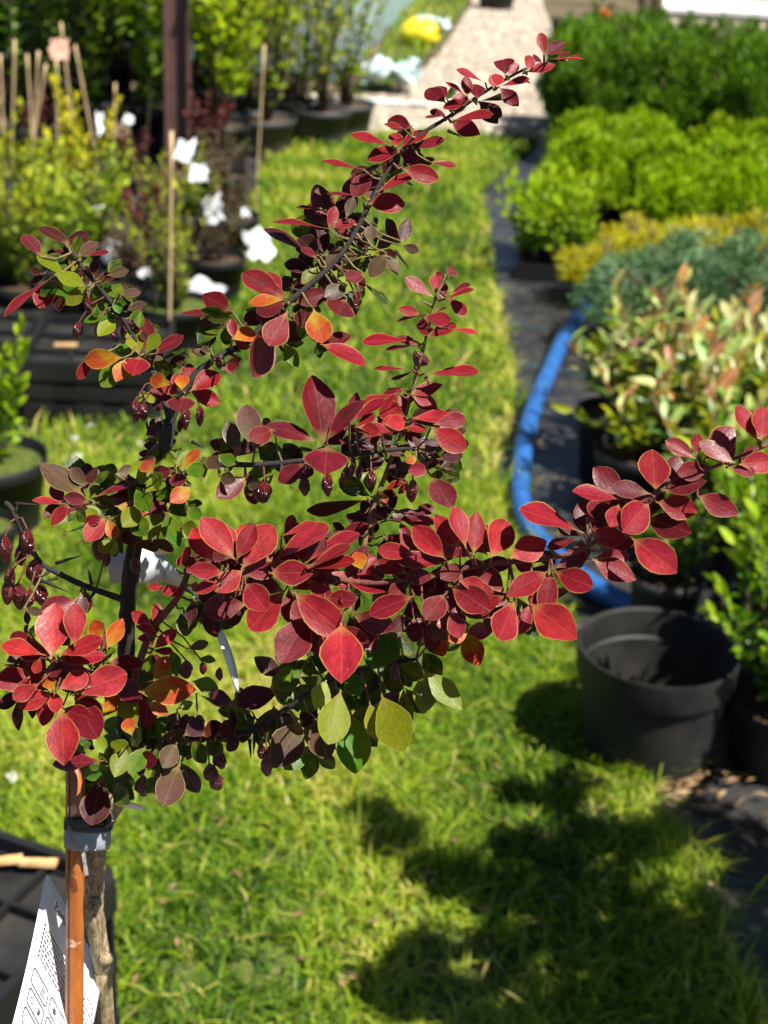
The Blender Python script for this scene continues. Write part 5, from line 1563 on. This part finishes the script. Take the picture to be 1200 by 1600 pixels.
# tie: black rubber band and a wrap of clear-grey tape
MAT['rubber'] = mat_noise('rubber', (.008, .008, .008), (.02, .02, .02), 60, .5, .5, 150)
def oval(cx_, cy_, dep, wx, wd, h, tilt=0.0, n=28, lean=0.0, wob=.0):
    """closed band round stake and stem: centre pixel, half widths in px, height in px"""
    vs, fs = [], []
    k = dep / FPX
    for j, t in enumerate((-.5, -.2, .2, .5)):
        for i in range(n):
            a = 2 * math.pi * i / n
            q = 1 + wob * math.sin(a * 5 + j) + (.05 if j in (1, 2) else 0)
            x = math.cos(a) * wx * q; d = math.sin(a) * wd * q
            p = P(cx_ + x + lean * t * h, cy_ + t * h + tilt * x, dep) + VIEW * (d * k)
            vs.append(p)
    for j in range(3):
        for i in range(n):
            i2 = (i + 1) % n
            fs.append((j * n + i, j * n + i2, (j + 1) * n + i2, (j + 1) * n + i))
    return vs, fs
tie = empty('tie_band', P(138, 1290, .712)); tag(tie, 'black rubber band and clear tape tying the stem to the stake', 'tie')
tl = Vector(tie.location)
def band(name, mat, *a, **k):
    v, f = oval(*a, **k)
    o = ob(name, new_mesh(name, [p - tl for p in v], f, smooth=True), mat, tie)
    sm = o.modifiers.new('thickness', 'SOLIDIFY'); sm.thickness = .0006
    return o
band('rubber_band', MAT['rubber'], 136, 1280, .7125, 33, 22, 14, tilt=-.10, wob=.03)
band('rubber_band', MAT['rubber'], 137, 1290, .714, 34, 23, 10, tilt=.06, wob=.05)
def tape_mat():
    m, nt, bs, L = M_new('clear_tape')
    bs.inputs['Base Color'].default_value = (.32, .34, .36, 1)
    bs.inputs['Roughness'].default_value = .12
    tr = nd(nt, 'ShaderNodeBsdfTransparent'); tr.inputs[0].default_value = (.75, .78, .8, 1)
    mx = nd(nt, 'ShaderNodeMixShader'); mx.inputs[0].default_value = .55
    tc = nd(nt, 'ShaderNodeTexCoord'); nz = nd(nt, 'ShaderNodeTexNoise', i_Scale=180.0, i_Detail=3.0); L(tc.outputs['Object'], nz.inputs['Vector'])
    bp = nd(nt, 'ShaderNodeBump', i_Strength=.8, i_Distance=.002); L(nz.outputs[0], bp.inputs['Height']); L(bp.outputs[0], bs.inputs['Normal'])
    L(tr.outputs[0], mx.inputs[1]); L(bs.outputs[0], mx.inputs[2]); L(mx.outputs[0], nt.nodes['Material Output'].inputs[0])
    return m
MAT['tape'] = tape_mat()
band('tape', MAT['tape'], 136, 1306, .7155, 33, 25, 36, tilt=.04, wob=.03)
tp = [P(108, 1290, .707), P(112, 1310, .705), P(122, 1322, .704), P(130, 1335, .705), P(133, 1352, .707), P(136, 1368, .709)]
tv_, tf_ = [], []
for i, p in enumerate(catmull([tuple(q) for q in tp], 4)):
    for s in (-1, 1): tv_.append(Vector(p) + RIGHT * (s * .0007) + VIEW * (s * .0008) - tl)
for i in range(len(tv_) // 2 - 1): tf_.append((2 * i, 2 * i + 1, 2 * i + 3, 2 * i + 2))
ob('tape_tail', new_mesh('tape_tail', tv_, tf_, smooth=True), MAT['tape'], tie)
kb = MB()
for k in range(5):
    kb.tube([P(160 + k * 2, 1262 + k * 5, .71) - tl, P(170 + k, 1270 + k * 3, .707) - tl, P(174 - k * 2, 1282 + k * 2, .709) - tl], [.0018, .0022, .0014], 7)
kb.build('knot', MAT['rubber'], tie, smooth=True)

# printed plant label hanging between stake and stem
LD = .742
def lab(s, t, lift=0.0):
    """s along the print, t down the card, in photo pixels"""
    px = 72 + .48 * s - .17 * t - .00018 * t * t + (.0 if s < 150 else -.0022 * (s - 150) ** 2)
    py = 1360 + .87 * s + .98 * t
    a = .87 * s if s < 90 else 78.3 + 22 * (1 - math.exp(-(s - 90) / 40))
    dpx = a - .74 * t
    d = LD + dpx * LD / FPX
    return P(px, py, d)
def lab_n(s, t):
    n = (lab(s + 1, t) - lab(s, t)).cross(lab(s, t + 1) - lab(s, t)).normalized()
    return n if n.dot(VIEW) < 0 else -n
tagroot = empty('plant_label', lab(90, 120)); tag(tagroot, 'white printed plant label with care icons hanging behind the stake', 'plant label')
t0_ = Vector(tagroot.location)
LW, LH = 190, 330
ns_, nt_ = 24, 22
vs, fs = [], []
for j in range(nt_ + 1):
    for i in range(ns_ + 1):
        s, t = LW * i / ns_, LH * j / nt_
        if j == 0 and i == 0: s, t = 5, 3
        if j == 0 and i == ns_: s, t = LW - 6, 3
        vs.append(lab(s, t) - t0_)
for j in range(nt_):
    for i in range(ns_):
        k = j * (ns_ + 1) + i
        fs.append((k, k + 1, k + ns_ + 2, k + ns_ + 1))
MAT['label_card'] = mat_noise('label_card', (.70, .71, .72), (.76, .76, .76), 80, .38)
MAT['label_ink'] = mat_noise('label_ink', (.02, .022, .026), (.035, .035, .04), 200, .5)
co = ob('card', new_mesh('card', vs, fs, smooth=True), MAT['label_card'], tagroot)
sm = co.modifiers.new('thickness', 'SOLIDIFY'); sm.thickness = .0003; sm.offset = 0
ink = MB()
def ipt(s, t): return lab(s, t) + lab_n(s, t) * .0004 - t0_
def stroke(s0, t0, s1, t1, w_):
    L_ = math.hypot(s1 - s0, t1 - t0) or 1
    nx, ny = -(t1 - t0) / L_ * w_ / 2, (s1 - s0) / L_ * w_ / 2
    ink.add([ipt(s0 - nx, t0 - ny), ipt(s1 - nx, t1 - ny), ipt(s1 + nx, t1 + ny), ipt(s0 + nx, t0 + ny)], [(0, 1, 2, 3)])
def rrect(s0, t0, s1, t1, r=5, w_=1.9):
    pts = []
    for cx_, cy_, a0_ in ((s1 - r, t0 + r, -90), (s1 - r, t1 - r, 0), (s0 + r, t1 - r, 90), (s0 + r, t0 + r, 180)):
        for q in range(5):
            a = math.radians(a0_ + q * 22.5); pts.append((cx_ + r * math.cos(a), cy_ + r * math.sin(a)))
    for i in range(len(pts)):
        a, b = pts[i], pts[(i + 1) % len(pts)]
        stroke(a[0], a[1], b[0], b[1], w_)
rrect(16, 139, 63, 163); rrect(17, 170, 63, 194); rrect(71, 137, 118, 161); rrect(71, 168, 118, 192); rrect(16, 201, 63, 225)
r9 = random.Random(4)
for k in range(8):                                    # lines of print, too small to read
    t = 68 + k * 7.0; s = 19
    stroke(s, t, s + 3.6, t, 4.2); s += 6.5
    while s < 112 - r9.random() * 25:
        l = r9.uniform(3, 9)
        q = s
        while q < s + l: stroke(q, t - r9.uniform(1.0, 2.2), q + .7, t + r9.uniform(1.0, 2.0), 1.25); q += 1.9
        s += l + 2.4
for k in range(7):
    t = 64 + k * 8.0; s = 140
    while s < 180 - r9.random() * 12:
        l = r9.uniform(4, 9); q = s
        while q < s + l: stroke(q, t - r9.uniform(1.2, 2.4), q + .8, t + r9.uniform(1.2, 2.2), 1.4); q += 2.1
        s += l + 2.6
# icons: sun, half sun, leaf, drop
def sunicon(cs, ct, r, half=False):
    for q in range(10):
        a = q * math.tau / 10; b = (q + 1) * math.tau / 10
        stroke(cs + r * math.cos(a), ct + r * math.sin(a), cs + r * math.cos(b), ct + r * math.sin(b), 1.0)
        stroke(cs + r * 1.35 * math.cos(a), ct + r * 1.35 * math.sin(a), cs + r * 1.8 * math.cos(a), ct + r * 1.8 * math.sin(a), 1.0)
    if half:
        for q in range(5): stroke(cs + q * r / 5, ct - r * math.cos(q / 5 * 1.5), cs + q * r / 5, ct + r * math.cos(q / 5 * 1.5), r / 4)
sunicon(29, 182, 4.2); sunicon(49, 182, 4.2, True)
for q in range(3): stroke(46 + q * 3.2, 146, 46 + q * 3.2, 152, 1.8)
for q in range(4): stroke(44 + q * 3.2, 154, 44 + q * 3.2, 159, 1.6)
stroke(22, 146, 34, 146, .7); stroke(22, 152, 30, 156, .7)
for q in range(6):
    a = q * math.tau / 6
    stroke(86, 149, 86 + 6 * math.cos(a), 149 + 6 * math.sin(a), 2.2)
stroke(104, 150, 107, 150, 3)
ob('print', ink.mesh('print'), MAT['label_ink'], tagroot)
# heading
fc = bpy.data.curves.new('heading', 'FONT'); fc.body = 'Berberis'; fc.size = 17
fo = bpy.data.objects.new('heading_tmp', fc); COL.objects.link(fo)
bpy.context.view_layer.update()
tm = bpy.data.meshes.new_from_object(fo.evaluated_get(bpy.context.evaluated_depsgraph_get()))
bpy.data.objects.remove(fo)
for v in tm.vertices:
    v.co = ipt(36 + v.co.x, 28 - v.co.y)
ob('heading', tm, MAT['label_ink'], tagroot)

# strip of an older label looped round the graft: white tag behind the stem and an arching tail
MAT['strip'] = mat_noise('strip', (.50, .52, .52), (.62, .63, .6), 60, .3)
sl = empty('label_strip', P(215, 900, .70)); tag(sl, 'thin white label strip looped round the upper stem and arching down', 'label strip')
l0 = Vector(sl.location)
def ribbon(name, path, wpx, ax, mat=None):
    vs, fs = [], []
    pp = catmull(path, 6)
    for q in pp:
        px, py, d, wx, wy, wd = q
        c = P(px, py, d); k = d / FPX
        o_ = RIGHT * (wx * k) - UP * (wy * k) + VIEW * (wd * k)
        vs += [c - o_ - l0, c + o_ - l0]
    for i in range(len(pp) - 1): fs.append((2 * i, 2 * i + 1, 2 * i + 3, 2 * i + 2))
    o = ob(name, new_mesh(name, vs, fs, smooth=True), mat or MAT['strip'], sl)
    s_ = o.modifiers.new('thickness', 'SOLIDIFY'); s_.thickness = .0003
    return o
ribbon('tag_face', [(170, 890, .694, 0, 22, 6), (190, 888, .697, 0, 24, 4), (215, 884, .70, 0, 26, 0), (238, 884, .70, 0, 26, -4), (256, 886, .695, 0, 20, -6)], 0, None)
ribbon('tail', [(252, 890, .697, 2, 18, 0), (268, 898, .69, 4, 17, 3), (285, 908, .682, 6, 14, 6), (305, 932, .676, 7, 8, 8), (325, 960, .672, 7, 4, 10), (342, 988, .67, 6, 2, 11), (355, 1020, .67, 6, 1, 10), (364, 1050, .672, 5, 1, 9), (372, 1082, .675, 2, 1, 5)], 0, None)
ribbon('tag_end', [(182, 1255, .708, 3, 6, 3), (200, 1258, .702, 3, 6, 4), (224, 1263, .695, 2, 5, 4)], 0, None)

# ------------------------------------------------------------------ neighbouring standard tree out of view on the right; it shades the lawn corner
CLUMPS = [(850, 1345, .10), (790, 1330, .06), (920, 1310, .07), (980, 1330, .07), (740, 1400, .10), (830, 1420, .12), (930, 1400, .08), (700, 1385, .05), (660, 1370, .035), (900, 1480, .12), (1000, 1470, .10), (1060, 1540, .12), (960, 1570, .13),
          (780, 1500, .07), (840, 1600, .10), (690, 1570, .09), (620, 1570, .07), (580, 1560, .04), (1080, 1620, .14), (900, 1660, .15), (760, 1640, .10), (570, 1285, .035), (600, 1310, .04), (585, 1330, .02), (640, 1500, .03), (670, 1490, .03),
          (1120, 1300, .12), (1180, 1360, .14), (1150, 1450, .12), (1050, 1300, .07), (1190, 1550, .15), (800, 1255, .02), (880, 1235, .03), (860, 1270, .03)]
sx, sy = SUN.x / SUN.z, SUN.y / SUN.z
Bs, Ds = [], []
rr = np.random.default_rng(77)
cents = []
for px, py, rad in CLUMPS:
    rad *= .64
    g = G(px, py); z = rr.uniform(1.25, 1.6)
    c = Vector((g.x + sx * z, g.y + sy * z, z)); cents.append(c)
    nn = int(110 + 17000 * rad * rad)
    q = rr.normal(0, 1, (nn, 3)); q /= np.linalg.norm(q, axis=1, keepdims=True); q *= (rr.random((nn, 1)) ** .45) * rad * np.array([[1, 1, .7]])
    Bs.append(q + np.array([[c.x, c.y, c.z]])); Ds.append(rr.normal(0, 1, (nn, 3)))
B = np.concatenate(Bs); D = np.concatenate(Ds)
tb = Vector((float(np.mean([c.x for c in cents])) + .15, float(np.mean([c.y for c in cents])), 0))
nb = empty('standard_tree', tb); tag(nb, 'leafy standard tree in a pot shading the fabric edge and lawn corner', 'tree')
V, F, C = leaf_cloud(B - np.array([[tb.x, tb.y, 0]]), D, .042 * rr.uniform(.7, 1.2, len(B)), .6, rr.random(len(B)), 5, up=.4)
ob('crown', new_mesh('crown', V, F, {'rnd': C}), FM['shade'], nb)
mb = MB(); mb.tube([(0, 0, .15), (.01, 0, .7), (0, .01, 1.15), (0, 0, 1.4)], [.016, .013, .011, .008], 9)
mb.build('trunk', MAT['twig'], nb, smooth=True)
lm = MB()
for c in cents:
    e = c - tb
    lm.tube([(0, 0, 1.1), (e.x * .4, e.y * .4, 1.1 + (e.z - 1.1) * .7), tuple(e)], [.005, .0035, .0015], 5)
lm.build('limbs', MAT['twig'], nb, smooth=True)
pot(nb, .16, .24)
print('LEAVES', NLEAF[0])
